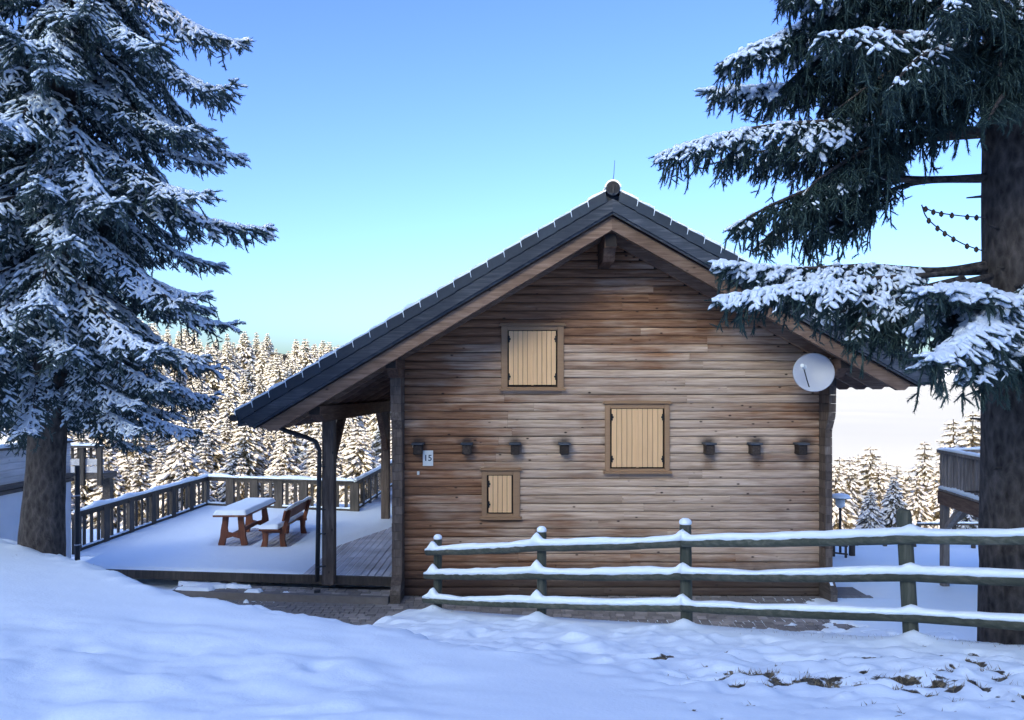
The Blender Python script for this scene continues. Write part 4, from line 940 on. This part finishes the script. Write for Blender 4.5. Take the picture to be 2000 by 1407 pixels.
def grow(main, r, start=0.2, sec_step=0.1, sec_len=0.55, hang=0.35, ter=0.1, ulen=0.15, urad=0.03, snow=0.8, sec_up=0.0, tip=1.0, curt=0.0, clen=0.35):
    """side shoots along a bough: returns shoot arrays (p, d, len, rad, snowiness) and the wood paths of the side shoots"""
    seg = np.linalg.norm(np.diff(main, axis=0), axis=1); cum = np.concatenate([[0], np.cumsum(seg)]); L = cum[-1]
    pos = lambda s: np.array([np.interp(s, cum, main[:,k]) for k in range(3)])
    U = []; wood = []
    s = L*start; k = 0
    while s < L:
        f = s/L; p = pos(s); t = unit(pos(min(L, s+0.05))-pos(max(0, s-0.05)))
        side = np.cross(t, [0,0,1.0]); side = unit(side)
        shape = (min(1.0, (f-start)/0.18+0.35))*(max(0.0, 1-f)**0.65+0.10)
        for sg_ in (-1, 1):
            ln = sec_len*shape*(0.7+0.6*r.random())
            if ln < 0.05: continue
            d = unit(t*(0.55+0.35*r.random()) + side*sg_*(0.55+0.35*r.random()) + np.array([0,0,-hang*(0.3+1.0*r.random())+sec_up]))
            n = max(1, int(round(ln/ulen))); q = p.copy(); path = [q.copy()]
            for j in range(n):
                l_ = ln/n
                U.append((q, d, l_*1.12, urad*(0.95+0.25*r.random()), snow))
                nt = max(1, int(l_/ter+r.random()))
                for _ in range(nt):
                    for s2 in (-1, 1):
                        if r.random() < 0.12: continue
                        sd2 = unit(np.cross(d, [0,0,1.0])) if abs(d[2]) < 0.97 else side
                        d2 = unit(d*(0.6+0.3*r.random()) + sd2*s2*(0.5+0.4*r.random()) + np.array([0,0,-hang*0.55*r.random()+0.05]))
                        tl = min(ulen*1.05, 0.45*(ln*(1-j/n))+0.05)*(0.7+0.5*r.random())
                        U.append((q + d*l_*r.random(), d2, tl, urad*(0.85+0.25*r.random()), snow*0.95))
                if r.random() < curt:
                    cq = q + d*l_*r.random(); cd = unit(np.array([0,0,-1.0]) + d*0.35 + r.normal(0,0.16,3)); cl_ = clen*(0.4+0.9*r.random()); m_ = max(1, int(cl_/ulen))
                    for c_ in range(m_):
                        U.append((cq, cd, ulen*1.1, urad*1.05, 0.0)); 
                        for s2 in (-1, 1):
                            if r.random() < 0.85: U.append((cq+cd*ulen*r.random(), unit(cd+r.normal(0,0.6,3)), ulen*0.75, urad*0.9, 0.0))
                        cq = cq + cd*ulen; cd = unit(cd + np.array([0,0,-0.2]) + r.normal(0,0.08,3))
                q = q + d*l_; path.append(q.copy())
                d = unit(d + np.array([0,0,-hang*0.22*(0.5+r.random())]) + r.normal(0, 0.06, 3))
            wood.append(path)
        s += sec_step*(0.75+0.5*r.random()); k += 1
    # the bough's own needled tip
    s = L*max(start, 0.45)
    while s < L:
        p = pos(s); t = unit(pos(min(L, s+0.1))-pos(s-0.02)); U.append((p, t, ulen*1.1, urad*1.1, snow)); s += ulen*0.8
    return U, wood
PENDING = []
SNOW_THR = 0.42
def bough_objects(tree, main, radii, U, wood, mats, tpls, lump, r, name='bough', wood_sides=5, wr=0.006, snow_scale=1.0, twig_wood=True):
    PENDING.append((tree, main, radii, U, wood, mats, tpls, lump, name, wood_sides, wr, snow_scale, twig_wood))
def flush(r, cell=0.07, depth=0.15):
    """build all boughs of a tree; snow lies only on shoots with little above them"""
    A = np.concatenate([np.array([u[0]+u[1]*u[2]*0.55 for u in q[3]]) for q in PENDING])
    key = (np.floor(A[:,0]/cell).astype(np.int64)+5000)*20000 + np.floor(A[:,1]/cell).astype(np.int64)+5000
    uq, inv = np.unique(key, return_inverse=True); mz = np.full(len(uq), -1e9)
    # a cell is sheltered by boughs a little above it, not by the far-off top of the tree
    order = np.lexsort((A[:,2], inv)); zs = A[order,2]; ks = inv[order]
    gap = np.full(len(A), 9.0); nxt = np.where((ks[:-1] == ks[1:]), zs[1:]-zs[:-1], 9.0); gap[order[:-1]] = nxt
    above = np.zeros(len(A)); st = np.searchsorted(ks, ks, 'left'); en = np.searchsorted(ks, ks, 'right')
    lo_ = np.array([np.searchsorted(zs[a:b_], z_+depth)+a for a, b_, z_ in zip(st, en, zs)]); hi_ = np.array([np.searchsorted(zs[a:b_], z_+0.9)+a for a, b_, z_ in zip(st, en, zs)])
    above[order] = hi_-lo_
    n0 = 0
    for (tree, main, radii, U, wood, mats, tpls, lump, name, wood_sides, wr, snow_scale, twig_wood) in PENDING:
        ab = above[n0:n0+len(U)]; n0 += len(U)
        b = MB(); b.tube([tuple(p) for p in main], radii, wood_sides+1)
        if twig_wood:
            for w_ in wood:
                if len(w_) > 2: b.tube([tuple(p) for p in w_], [wr]*(len(w_)-1)+[wr*0.4], 3, cap=False)
        bo = b.build(name, M['bark'], tree, smooth=True)
        P = np.array([u[0] for u in U]); D = np.array([u[1] for u in U]); L = np.array([u[2] for u in U]); Rr = np.array([u[3] for u in U]); S = np.array([u[4] for u in U])
        V, F = stamp(tpls, P, D, L, Rr, seed=int(r.integers(1e6)))
        np_mesh('needles', V, F, mats, bo)['kind'] = 'stuff'
        cl = 0.5+1.6*fbm(P[:,0]*2.3+P[:,2]*1.1, P[:,1]*2.3+P[:,2]*1.7, 2)
        pr = S*np.clip(1.3-1.25*np.abs(D[:,2])**1.4, 0, 1)*np.clip(0.25+1.15*cl, 0.05, 1.3)*np.where(ab < 0.5, 1.0, np.where(ab < 2.5, 0.72, 0.3))
        ok = (pr > SNOW_THR+0.42*(r.random(len(P))-0.5)) & (np.abs(D[:,2]) < 0.84)
        kk = np.floor((P+D*L[:,None]*0.5)/0.13).astype(np.int64); kk = (kk[:,0]+9000)*400000000+(kk[:,1]+9000)*20000+kk[:,2]+9000
        u_, iv_ = np.unique(kk, return_inverse=True); cn = np.bincount(iv_, weights=ok.astype(float))
        ok &= cn[iv_] >= 2
        if ok.sum() > 3:
            up = np.array([0,0,1.0]); Pp = P[ok] + up*(Rr[ok]*0.42)[:,None]
            du = (~ok) & (pr > 0.10) & (r.random(len(P)) < 0.55)
            V, F = stamp(lump, Pp, D[ok], L[ok]*(0.55+0.4*r.random(ok.sum())), Rr[ok]*snow_scale*(0.70+0.55*r.random(ok.sum())), seed=5)
            if du.sum():
                V2, F2 = stamp([(lump[0][0], lump[0][1])], P[du]+D[du]*(L[du]*0.5*r.random(du.sum()))[:,None]+up*(Rr[du]*0.55)[:,None], D[du], L[du]*(0.2+0.35*r.random(du.sum())), Rr[du]*(0.18+0.30*r.random(du.sum())), seed=8)
                F = np.concatenate([F, F2+len(V)]); V = np.concatenate([V, V2])
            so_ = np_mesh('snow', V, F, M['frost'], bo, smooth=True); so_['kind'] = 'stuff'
    PENDING.clear()
def trunk_mesh(path, rad, sides, r, flare=0.0):
    P = catmull(path, 14); n = len(P); R_ = np.interp(np.linspace(0,1,n), np.linspace(0,1,len(rad)), rad)
    V = []
    for i, p in enumerate(P):
        for k in range(sides):
            a = 2*np.pi*k/sides
            rr = R_[i]*(1+0.035*math.sin(3*a+p[2]*0.7)+0.05*float(fbm(np.array([k*0.9]), np.array([p[2]*3.0]), 2)[0])*2)
            V.append((p[0]+rr*math.cos(a), p[1]+rr*math.sin(a), p[2]))
    F = [(i*sides+k, i*sides+(k+1)%sides, (i+1)*sides+(k+1)%sides, (i+1)*sides+k) for i in range(n-1) for k in range(sides)]
    F += [tuple(range(sides-1,-1,-1)), tuple((n-1)*sides+k for k in range(sides))]
    b = MB(); b.add(V, F); return b

# ---- left spruce
r = np.random.default_rng(21)
LX, LY = -6.15, 10.05; LB = gz(LX, LY)
ls = thing('spruce_tree', (LX, LY, LB), 'tall snow-laden spruce on the left with a thick bare lower trunk', 'tree')
tpath = [(LX-0.02,LY,LB-0.4),(LX,LY,LB+0.15),(LX+0.05,LY+0.02,LB+1.2),(LX+0.14,LY+0.05,LB+3.2),(LX+0.2,LY+0.08,LB+6.5),(LX+0.2,LY+0.1,LB+11),(LX+0.2,LY+0.1,LB+16.5)]
trunk_mesh(tpath, [0.31,0.27,0.225,0.20,0.17,0.10,0.02], 20, r).build('trunk', M['bark'], ls, smooth=True)
T_L = [brush_tpl(13, s_, 0.16) for s_ in range(6)]
BOUGHS = []; SNOW_THR = 0.50
for q in range(15):
    dr = (0.10 if q >= 12 else 0.30+0.30*r.random()); Lb = 2.2
    ctrl = [np.array([Lb*f_, r.normal(0,0.05)*(f_ > 0), -Lb*q_*dr]) for f_, q_ in ((0,0),(0.3,0.22),(0.65,0.78),(0.9,1.02),(1.0,1.0))]
    main = catmull(ctrl, 6)
    U, wd = grow(main, r, 0.10, 0.092, 0.66, 0.55, 0.075, 0.125, 0.031, 0.92, curt=0.20, clen=0.26)
    bough_objects(None, main, list(np.linspace(0.028,0.005,len(main))), U, wd, M['needle'], T_L, LUMP5, r, snow_scale=0.80)
    flush(r)
    bo = bpy.data.objects['bough']; ch = {c.name.split('.')[0]: c.data for c in bo.children}
    BOUGHS.append((bo.data, ch['needles'], ch['snow']))
    for c in list(bo.children)+[bo]: bpy.data.objects.remove(c)
def place_bough(tree, q, p, az, sc, tilt, name='bough'):
    wm, nm, sm = BOUGHS[q]
    o = bpy.data.objects.new(name, wm); o.location = Vector(p)-Vector(tree.location); o.rotation_euler = (r.normal(0,0.12), tilt, az); o.scale = (sc, sc, sc); link(o, tree)
    for n_, me in (('needles', nm), ('snow', sm)):
        c = bpy.data.objects.new(n_, me); c['kind'] = 'stuff'; link(c, o)
z = 3.85; az = 0.3
while z < LB+16.1:
    hrel = (z-3.4)/(LB+16.3-3.4)
    Lb = np.interp(z, [3.4,4.4,5.2,6.5,8,9.5,12,15,18.5], [1.55,1.95,2.4,2.5,2.4,2.2,1.65,0.95,0.3])*(0.82+0.28*r.random())
    az += 2.39996+r.normal(0,0.2)
    if z < 4.25 and math.sin(az) < -0.25: az += 2.0
    tx = float(np.interp(z, [p[2] for p in tpath], [p[0] for p in tpath])); ty = float(np.interp(z, [p[2] for p in tpath], [p[1] for p in tpath]))
    place_bough(ls, int(r.integers(12, 15)) if hrel > 0.72 else int(r.integers(0, 12)), (tx, ty, z), az, Lb/2.2, r.normal(0,0.07))
    z += 0.060 if z < 10 else 0.15
SNOW_THR = 0.27
# ---- right spruce: a mature trunk with long drooping limbs
r = np.random.default_rng(5)
RX, RY = 4.74, 7.2; RBz = gz(RX, RY)
rs = thing('spruce_tree', (RX, RY, RBz), 'large dark spruce on the right with long drooping limbs over the roof', 'tree')
tpath = [(RX,RY,RBz-0.3),(RX,RY,RBz+0.3),(RX-0.01,RY,RBz+2),(RX-0.01,RY,RBz+5),(RX-0.02,RY,RBz+10),(RX,RY,RBz+17)]
trunk_mesh(tpath, [0.34,0.315,0.30,0.285,0.22,0.03], 28, r).build('trunk', M['bark'], rs, smooth=True)
T_R = [brush_tpl(26, 40+s_, 0.11) for s_ in range(6)]
def limb(pts, sec=0.6, hang=0.9, snow=0.75, step=0.06, start=0.2, rad=(0.036,0.009), ul=0.115, ur=0.027, ter=0.085, sup=0.0, ss=1.0, curt=0.6, clen=0.26):
    P = [np.array(at(*p)) for p in pts]; main = catmull(P, 8)
    U, wd = grow(main, r, start, step, sec, hang, ter, ul, ur, snow, sup, curt=curt, clen=clen)
    return bough_objects(rs, main, list(np.linspace(rad[0], rad[1], len(main))), U, wd, M['needle_r'], T_R, LUMP, r, name='limb', wr=0.005, snow_scale=ss*0.88)
limb([(1960,-110,7.0),(1800,-100,6.8),(1660,-60,6.7),(1520,-5,6.7)], 0.75, 1.0, 0.6, 0.055)
limb([(1960,-20,7.1),(1800,-20,7.0),(1650,10,7.0),(1540,60,7.0),(1410,122,7.0)], 0.75, 0.9, 0.8, 0.055)
limb([(1960,30,7.0),(1830,40,7.1),(1720,60,7.2),(1600,110,7.2),(1530,170,7.2)], 0.7, 1.2, 0.5, 0.055, curt=0.7, clen=0.34)
limb([(1960,110,7.0),(1850,110,7.0),(1740,140,6.9),(1640,210,6.9)], 0.7, 1.3, 0.3, 0.055, curt=0.8, clen=0.34)
limb([(1960,170,7.0),(1860,170,6.8),(1760,190,6.7),(1700,250,6.7)], 0.6, 1.3, 0.3, 0.055, curt=0.8, clen=0.34)
limb([(1930,258,7.2),(1800,258,7.0),(1700,290,6.9),(1600,350,6.9),(1560,400,6.9)], 0.6, 1.2, 0.5, 0.055, 0.4, curt=0.7, clen=0.34)
limb([(1960,-60,7.1),(1840,-50,6.9),(1700,-30,6.8),(1620,40,6.8)], 0.7, 1.2, 0.4, 0.055, curt=0.7, clen=0.34)
limb([(1960,60,7.0),(1820,70,6.5),(1700,60,6.1),(1610,70,5.9)], 0.7, 1.2, 0.35, 0.06)
limb([(1960,90,7.0),(1870,90,6.4),(1800,110,6.0),(1740,170,5.8)], 0.6, 1.2, 0.25, 0.06)
limb([(1950,150,7.2),(1800,150,7.3),(1620,160,7.4),(1500,170,7.4),(1378,178,7.4)], 0.55, 0.85, 0.8, 0.06)
limb([(1930,255,7.2),(1800,250,7.1),(1640,238,7.0),(1480,250,6.95),(1370,275,6.9),(1290,302,6.9)], 0.62, 0.85, 0.9, 0.05, 0.34)
limb([(1930,262,7.2),(1790,262,7.4),(1640,275,7.5),(1520,290,7.5),(1400,318,7.5)], 0.6, 1.0, 0.75, 0.06, 0.3)
limb([(1930,346,7.2),(1800,352,7.1),(1650,352,7.0),(1520,395,7.0),(1424,448,7.0)], 0.62, 0.95, 0.75, 0.055, 0.42)
limb([(1930,348,7.3),(1800,350,7.5),(1680,345,7.6),(1580,390,7.6),(1480,480,7.6)], 0.6, 1.0, 0.6, 0.06, 0.36)
limb([(1930,515,7.2),(1830,528,7.0),(1690,520,6.9),(1540,525,6.8),(1400,515,6.8)], 0.55, 0.75, 0.95, 0.05, 0.30)
limb([(1930,522,7.2),(1830,536,6.9),(1700,545,6.6),(1550,560,6.5),(1395,585,6.5)], 0.5, 0.9, 0.9, 0.055, 0.34)
limb([(1930,530,7.3),(1800,540,7.5),(1700,570,7.6),(1590,620,7.6)], 0.5, 1.0, 0.5, 0.06, 0.3)
limb([(1930,262,7.35),(1790,280,7.3),(1660,345,7.2),(1560,430,7.1)], 0.6, 1.1, 0.6, 0.06, 0.36, curt=0.7, clen=0.34)
limb([(1930,350,7.35),(1790,357,7.35),(1680,400,7.3),(1570,465,7.2)], 0.55, 1.1, 0.5, 0.06, 0.45, curt=0.7, clen=0.3)
limb([(1935,540,7.0),(1850,560,6.7),(1740,585,6.6),(1640,610,6.6)], 0.5, 1.1, 0.8, 0.06, 0.25, curt=0.7, clen=0.3)
limb([(1880,545,6.9),(1780,570,6.6),(1700,610,6.5),(1660,660,6.5)], 0.5, 1.1, 0.8, 0.06, 0.2, curt=0.7, clen=0.3)
limb([(1900,550,7.2),(1800,580,7.1),(1740,640,7.1)], 0.5, 1.1, 0.7, 0.06, 0.2, curt=0.7, clen=0.3)
limb([(1985,20,6.95),(1975,40,6.5),(1960,90,6.2),(1950,150,6.1)], 0.6, 1.1, 0.4, 0.06, 0.1, curt=0.8, clen=0.3)
limb([(2005,-60,6.95),(2000,-30,6.4),(1990,40,6.0)], 0.6, 1.0, 0.5, 0.06, 0.1, curt=0.8, clen=0.3)
# boughs that come forward over the trunk's foot of the crown, close to the camera
limb([(1960,590,6.9),(1920,570,6.3),(1870,560,5.8),(1800,570,5.5)], 0.48, 0.55, 1.0, 0.06, 0.2, ul=0.14, ur=0.030, ss=0.92)
limb([(1960,600,6.9),(1940,600,6.2),(1900,640,5.6),(1850,690,5.3),(1800,700,5.2)], 0.45, 0.6, 1.0, 0.06, 0.2, ul=0.14, ur=0.030, ss=0.92)
limb([(1970,640,6.9),(1970,650,6.2),(1930,690,5.7),(1880,735,5.4)], 0.45, 0.7, 0.95, 0.06, 0.2, ul=0.14, ur=0.030, ss=0.9)
limb([(1940,580,6.9),(1900,590,6.4),(1840,610,6.1),(1790,640,5.9)], 0.5, 0.8, 0.9, 0.06, 0.2, curt=0.6)
limb([(1960,610,6.8),(1950,610,6.3),(1940,650,5.9),(1950,720,5.7)], 0.5, 0.8, 0.9, 0.06, 0.15, curt=0.6)
limb([(1990,620,6.9),(2020,640,6.2),(2020,690,5.6)], 0.5, 0.7, 0.95, 0.06, 0.15, ul=0.14, ur=0.030, ss=0.9)
limb([(1990,560,6.9),(2010,560,6.6),(2060,590,6.2)], 0.5, 0.9, 0.6, 0.06, 0.15)
limb([(1980,120,6.9),(1985,150,6.5),(1950,200,6.0),(1930,235,5.8)], 0.35, 0.7, 0.5, 0.07, 0.3)
limb([(2000,90,6.9),(2030,110,6.4),(2060,170,6.0)], 0.55, 0.8, 0.7, 0.07, 0.2)
limb([(1990,-40,6.9),(1960,-30,6.4),(1900,-20,5.9),(1830,20,5.6)], 0.6, 1.2, 0.3, 0.06, 0.2)
# limbs on the far side and above the frame, so the tree is whole
z = RBz+2.9; az = 0.0
while z < RBz+16.5:
    az = r.uniform(-1.35, 1.25) if z < 9.8 else az+2.4
    Lb = np.interp(z, [3,9,12,18.5], [3.0,2.6,2.0,0.35])*(0.8+0.3*r.random())
    place_bough(rs, int(r.integers(0, 15)), (RX, RY, z), az, Lb/2.2, r.normal(0,0.07), 'limb')
    z += 0.27
flush(r)
# dead stubs and cone-bearing twigs by the trunk
for i in range(16):
    zz = RBz+1.6+i*0.42+r.uniform(-.1,.1); a = math.pi+r.uniform(-0.9,0.9); ln = r.uniform(0.06,0.22)
    p0 = Vector((RX+0.27*math.cos(a), RY+0.27*math.sin(a), zz)); p1 = p0+Vector((math.cos(a)*ln, math.sin(a)*ln, r.uniform(-.03,.03)))
    b = MB(); b.tube([p0,p1],[0.016,0.007],5); b.build('dead_stub', M['bark'], rs)
for pts in ([(1925,425,7.1),(1880,422,7.0),(1830,415,6.95),(1803,405,6.9)], [(1925,492,7.1),(1880,476,7.0),(1838,450,6.95),(1810,425,6.9),(1800,400,6.9)]):
    P = catmull([np.array(at(*p)) for p in pts], 5); b = MB(); b.tube([tuple(p) for p in P], [0.006]*len(P), 5); tw = b.build('bare_twig', M['bark'], rs)
    for j in (2, 4, 7, 9, 11, 14):
        if j >= len(P): continue
        b = MB(); p = Vector(P[j]); b.lathe(p+Vector((0,0,-0.02)), [(0.004,-0.015),(0.018,0.0),(0.020,0.018),(0.010,0.036),(0.002,0.042)], 7); b.build('cone', M['cone'], tw)

# ------------------------------------------------------------------ background firs: a few kinds, each tree its own object
def fir_meshes(seed, H=8.0, slim=0.2, snowy=1.0, levels=30, fing=5):
    r = np.random.default_rng(seed); P=[];D=[];L=[];Rr=[];SP=[];SD=[];SL=[];SR=[]
    for i in range(levels):
        f = (i+0.5*r.random())/levels; z = H*(0.05+0.95*f**0.92); R0 = slim*H*(1-f)**0.82*(0.85+0.3*r.random())+0.06
        nb_ = int(6+6*(1-f)); a0 = r.random()*6.3
        for j in range(nb_):
            a = a0+2*np.pi*j/nb_+r.normal(0,0.15); h = np.array([math.cos(a), math.sin(a), 0]); s_ = np.array([-h[1],h[0],0]); Lb = R0*(0.7+0.55*r.random())
            dr = 0.25+0.35*(1-f)+0.15*r.random()
            for k in range(fing):
                t0 = 0.15+0.75*k/fing; p = np.array([0,0,z]) + h*Lb*t0 + np.array([0,0,-dr*Lb*t0**1.5])
                sg_ = (-1)**k; d = unit(h*(0.75+0.3*r.random()) + s_*sg_*(0.55 if k < fing-1 else 0.0)*(0.6+0.7*r.random()) + np.array([0,0,-dr*(0.6+0.9*r.random())]))
                ln = Lb*(0.30+0.28*r.random())+0.10; rad = 0.30*ln*(0.75+0.4*r.random())
                P.append(p); D.append(d); L.append(ln); Rr.append(rad)
                if r.random() < 0.74*snowy*(0.5+0.6*t0):
                    SP.append(p+np.array([0,0,rad*0.50])+h*0.03); SD.append(unit(d+np.array([0,0,0.12]))); SL.append(ln*(0.8+0.25*r.random())); SR.append(rad*(0.50+0.32*r.random()))
    tp = [brush_tpl(9, seed*10+q, 0.26) for q in range(3)]
    V, F = stamp(tp, np.array(P), np.array(D), np.array(L), np.array(Rr), seed)
    SV, SF = stamp([lump_tpl(4)], np.array(SP), np.array(SD), np.array(SL), np.array(SR), seed+1)
    SV = SV + rng.normal(0, 0.02, SV.shape)
    tr = MB(); tr.tube([(0,0,-0.5),(0,0,0.2),(0,0,H*0.5),(0,0,H*0.99)], [0.02*H,0.018*H,0.010*H,0.002*H], 6)
    return (V, F), (SV, SF), tr
KINDS = []
for q, (sd_, slim, snowy) in enumerate(((101,0.19,1.05),(102,0.23,1.1),(103,0.16,0.95),(104,0.26,1.12),(105,0.20,0.85),(106,0.13,0.7),(107,0.22,1.0))):
    (V,F),(SV,SF),tr = fir_meshes(sd_, 8.0, slim, snowy, 30 if slim > 0.14 else 34)
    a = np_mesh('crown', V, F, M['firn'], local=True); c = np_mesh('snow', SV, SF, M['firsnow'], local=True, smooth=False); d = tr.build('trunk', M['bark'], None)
    KINDS.append((a.data, c.data, d.data))
    for o in (a, c, d): bpy.data.objects.remove(o)
def fir(x, y, z, H, kind, rot, label, group):
    t = thing('fir_tree', (x, y, z), label, 'tree', group); s = H/8.0; t.rotation_euler = (0,0,rot); t.scale = (s*random.uniform(.9,1.12), s*random.uniform(.9,1.12), s)
    for nm, me in zip(('crown','snow','trunk'), KINDS[kind]):
        o = bpy.data.objects.new(nm, me); link(o, t)
        if nm != 'trunk': o['kind'] = 'stuff'
    return t
r = np.random.default_rng(77); cnt = 0; pts = []
# hillside forest on the left, from the edge of the terrace up to the skyline
for Y, n, hmin, hmax, gap in ((33,9,2.4,4.0,1.5),(41,14,5.0,7.5,2.0),(47,20,6,9.5,2.3),(54,24,6,10,2.6),(66,28,6,10,3.0),(82,30,6,10,3.4),(100,34,6.5,10.5,3.6),(122,36,7,11,4.2),(148,36,7,12,4.6),(172,30,7,12,5)):
    tries = 0; k = 0
    while k < n and tries < 600:
        tries += 1; px = r.uniform(90, 800); yy = Y*(1+r.uniform(-.09,.09)); x = (px-1000)/1500*yy
        if yy < 35 and x > -4.0: continue
        if any((x-a)**2+(yy-b_)**2 < gap*gap for a, b_ in pts): continue
        pts.append((x, yy)); z = gz(x, yy); H = r.uniform(hmin, hmax); kd = int(r.choice([0,1,2,3,4,6,0,1,6,5]))
        pxx = 1000+1500*x/yy
        wh = ('behind the left spruce' if pxx < 330 else 'between left spruce and eave' if pxx < 480 else 'below the eave by the downpipe' if pxx < 640 else 'seen between the porch posts')
        ad = ('full', 'broad', 'slender', 'very wide', 'sparse', 'thin pole-like', 'bushy')[kd]
        hmid = (hmin+hmax)/2; sz = 'short' if H < hmid-0.17*(hmax-hmin) else 'tall' if H > hmid+0.17*(hmax-hmin) else 'middling'
        if Y < 40: lab, gp = f'{sz} {ad} young fir past the railing, {wh}', 'young firs beyond the terrace railing'
        elif Y < 75: lab, gp = f'{sz} {ad} snowy fir, lower sunlit slope, {wh}', 'sunlit firs on the lower hillside'
        elif Y < 140: lab, gp = f'{sz} {ad} snowy fir, upper sunlit slope, {wh}', 'sunlit firs on the upper hillside'
        else: lab, gp = f'{sz} {ad} snowy fir, skyline, {wh}', 'firs along the skyline'
        fir(x, yy, z-0.2, H, kd, r.random()*6.28, lab, gp); k += 1; cnt += 1
# right-hand side: trees below the yard
RT = [(1632,905,33,7.0,1),(1660,890,35,8.5,0),(1700,870,38,9.5,1),(1676,885,41,9.0,4),(1731,900,44,9.5,2),(1716,910,36,6.0,2),(1752,905,34,7.5,5),(1790,930,31,4.5,6),(1806,860,37,10.5,2),(1775,915,41,7.5,3),
      (1836,905,33,6.2,1),(1862,815,46,12.5,0),(1900,800,42,12.0,4),(1935,815,44,13,1),(1880,870,36,8.0,6),(1846,900,50,9,3),(1770,925,52,8,0),(1690,905,50,8.5,3),(1640,890,52,9.0,6),(1965,850,38,9,3),(1815,925,47,7,4),(1745,930,29,3.4,6),(1700,955,28,2.8,3),(1890,935,28.5,3.6,1)]
for i, (px, ptop, yy, H, kd) in enumerate(RT):
    yy = yy*1.3 if yy > 30 else yy; x = (px-1000)/1500*yy; ztop = CAMZ-(ptop-765)/1500*yy; z = gz(x, yy)-0.2
    Hh = ztop-z
    ad = ('full', 'broad', 'slender', 'very wide', 'sparse', 'thin pole-like', 'bushy')[kd]
    wh = ('close to the chalet corner' if px < 1665 else 'by the lamp' if px < 1725 else 'left of the leaning fence post' if px < 1790 else 'between the leaning post and the balcony' if px < 1850 else 'behind the raised balcony')
    fir(x, yy, z, Hh, kd, r.random()*6.28, f"{'short' if Hh < 7 else 'tall' if Hh > 11.5 else 'middling'} {ad} snowy fir beyond the yard, {wh}", 'firs beyond the yard')
by = {}
for o in [q for q in bpy.data.objects if q.get('category') == 'tree' and q.name.startswith('fir_tree')]: by.setdefault(o['label'], []).append(o)
for lab, os_ in by.items():
    if len(os_) < 2: continue
    os_.sort(key=lambda o: o.location.x/o.location.y)
    for k, o in enumerate(os_):
        w_ = ('left one','right one') if len(os_) == 2 else ('left one','middle one','right one') if len(os_) == 3 else ('leftmost','second left','third left','fourth left','fifth left','sixth left','seventh left','eighth left')
        o['label'] = lab + ', ' + w_[min(k, len(w_)-1)]
# hut with a dark roof near the skyline
hx, hy = at(522, 690, 168).x, 168.0; hzr = at(522, 684, 168).z
hut = thing('hillside_hut', (hx, hy, hzr-5), 'dark-roofed hut among the firs near the skyline', 'hut')
b = MB(); b.prism([(hx-2.8,hzr-5.0),(hx+3.4,hzr-5.0),(hx+3.4,hzr-1.1),(hx-2.2,hzr-0.4),(hx-2.8,hzr-0.6)], hy, hy+6); b.build('wall', M['darkboard'], hut)
b = MB(); b.prism([(hx-3.6,hzr-0.9),(hx-3.0,hzr-0.1),(hx-2.0,hzr+0.1),(hx+4.0,hzr-0.9),(hx+4.0,hzr-1.2),(hx-2.2,hzr-0.3)], hy-0.8, hy+6.8); b.build('roof', M['tile'], hut)

# ------------------------------------------------------------------ dry grass and clods in the bare patches
r = np.random.default_rng(9); bl_ = []; 
Pq = []; 
while len(Pq) < 700:
    x = r.uniform(1.1, 3.9); y = r.uniform(4.1, 5.8)
    if soil_mask(np.array([x]), np.array([y]))[0] > 0.45+0.2*r.random(): Pq.append((x, y))
for x, y in [(-0.85,11.0),(-0.98,10.9),(-0.9,10.85)]*28: Pq.append((x+r.normal(0,0.09), y+r.normal(0,0.09)))
for _ in range(26): Pq.append((r.uniform(-6.0,-4.6), r.uniform(8.9,9.6)))
for _ in range(420):
    t_ = r.random(); Pq.append((2.4+2.6*t_+r.normal(0,0.10), 8.0-2.0*t_+r.normal(0,0.12)))
Pq = np.array(Pq); Zq = terrain(Pq[:,0], Pq[:,1])-0.02; n = len(Pq)
hgt = 0.004+0.028*r.random(n)**2; an = r.random(n)*6.28; ln = r.normal(0, 0.02, (n,2)); wv = 0.0022+0.002*r.random(n)
V = np.zeros((n,3,3)); V[:,0] = np.stack([Pq[:,0]+wv*np.cos(an), Pq[:,1]+wv*np.sin(an), Zq],-1); V[:,1] = np.stack([Pq[:,0]-wv*np.cos(an), Pq[:,1]-wv*np.sin(an), Zq],-1)
V[:,2] = np.stack([Pq[:,0]+ln[:,0], Pq[:,1]+ln[:,1], Zq+0.02+hgt],-1)
o = np_mesh('dry_grass', V.reshape(-1,3), np.arange(n*3).reshape(-1,3), M['grass'])
tag(o, 'short dry grass poking out of the snow in the bare patches', 'grass', kind='stuff')
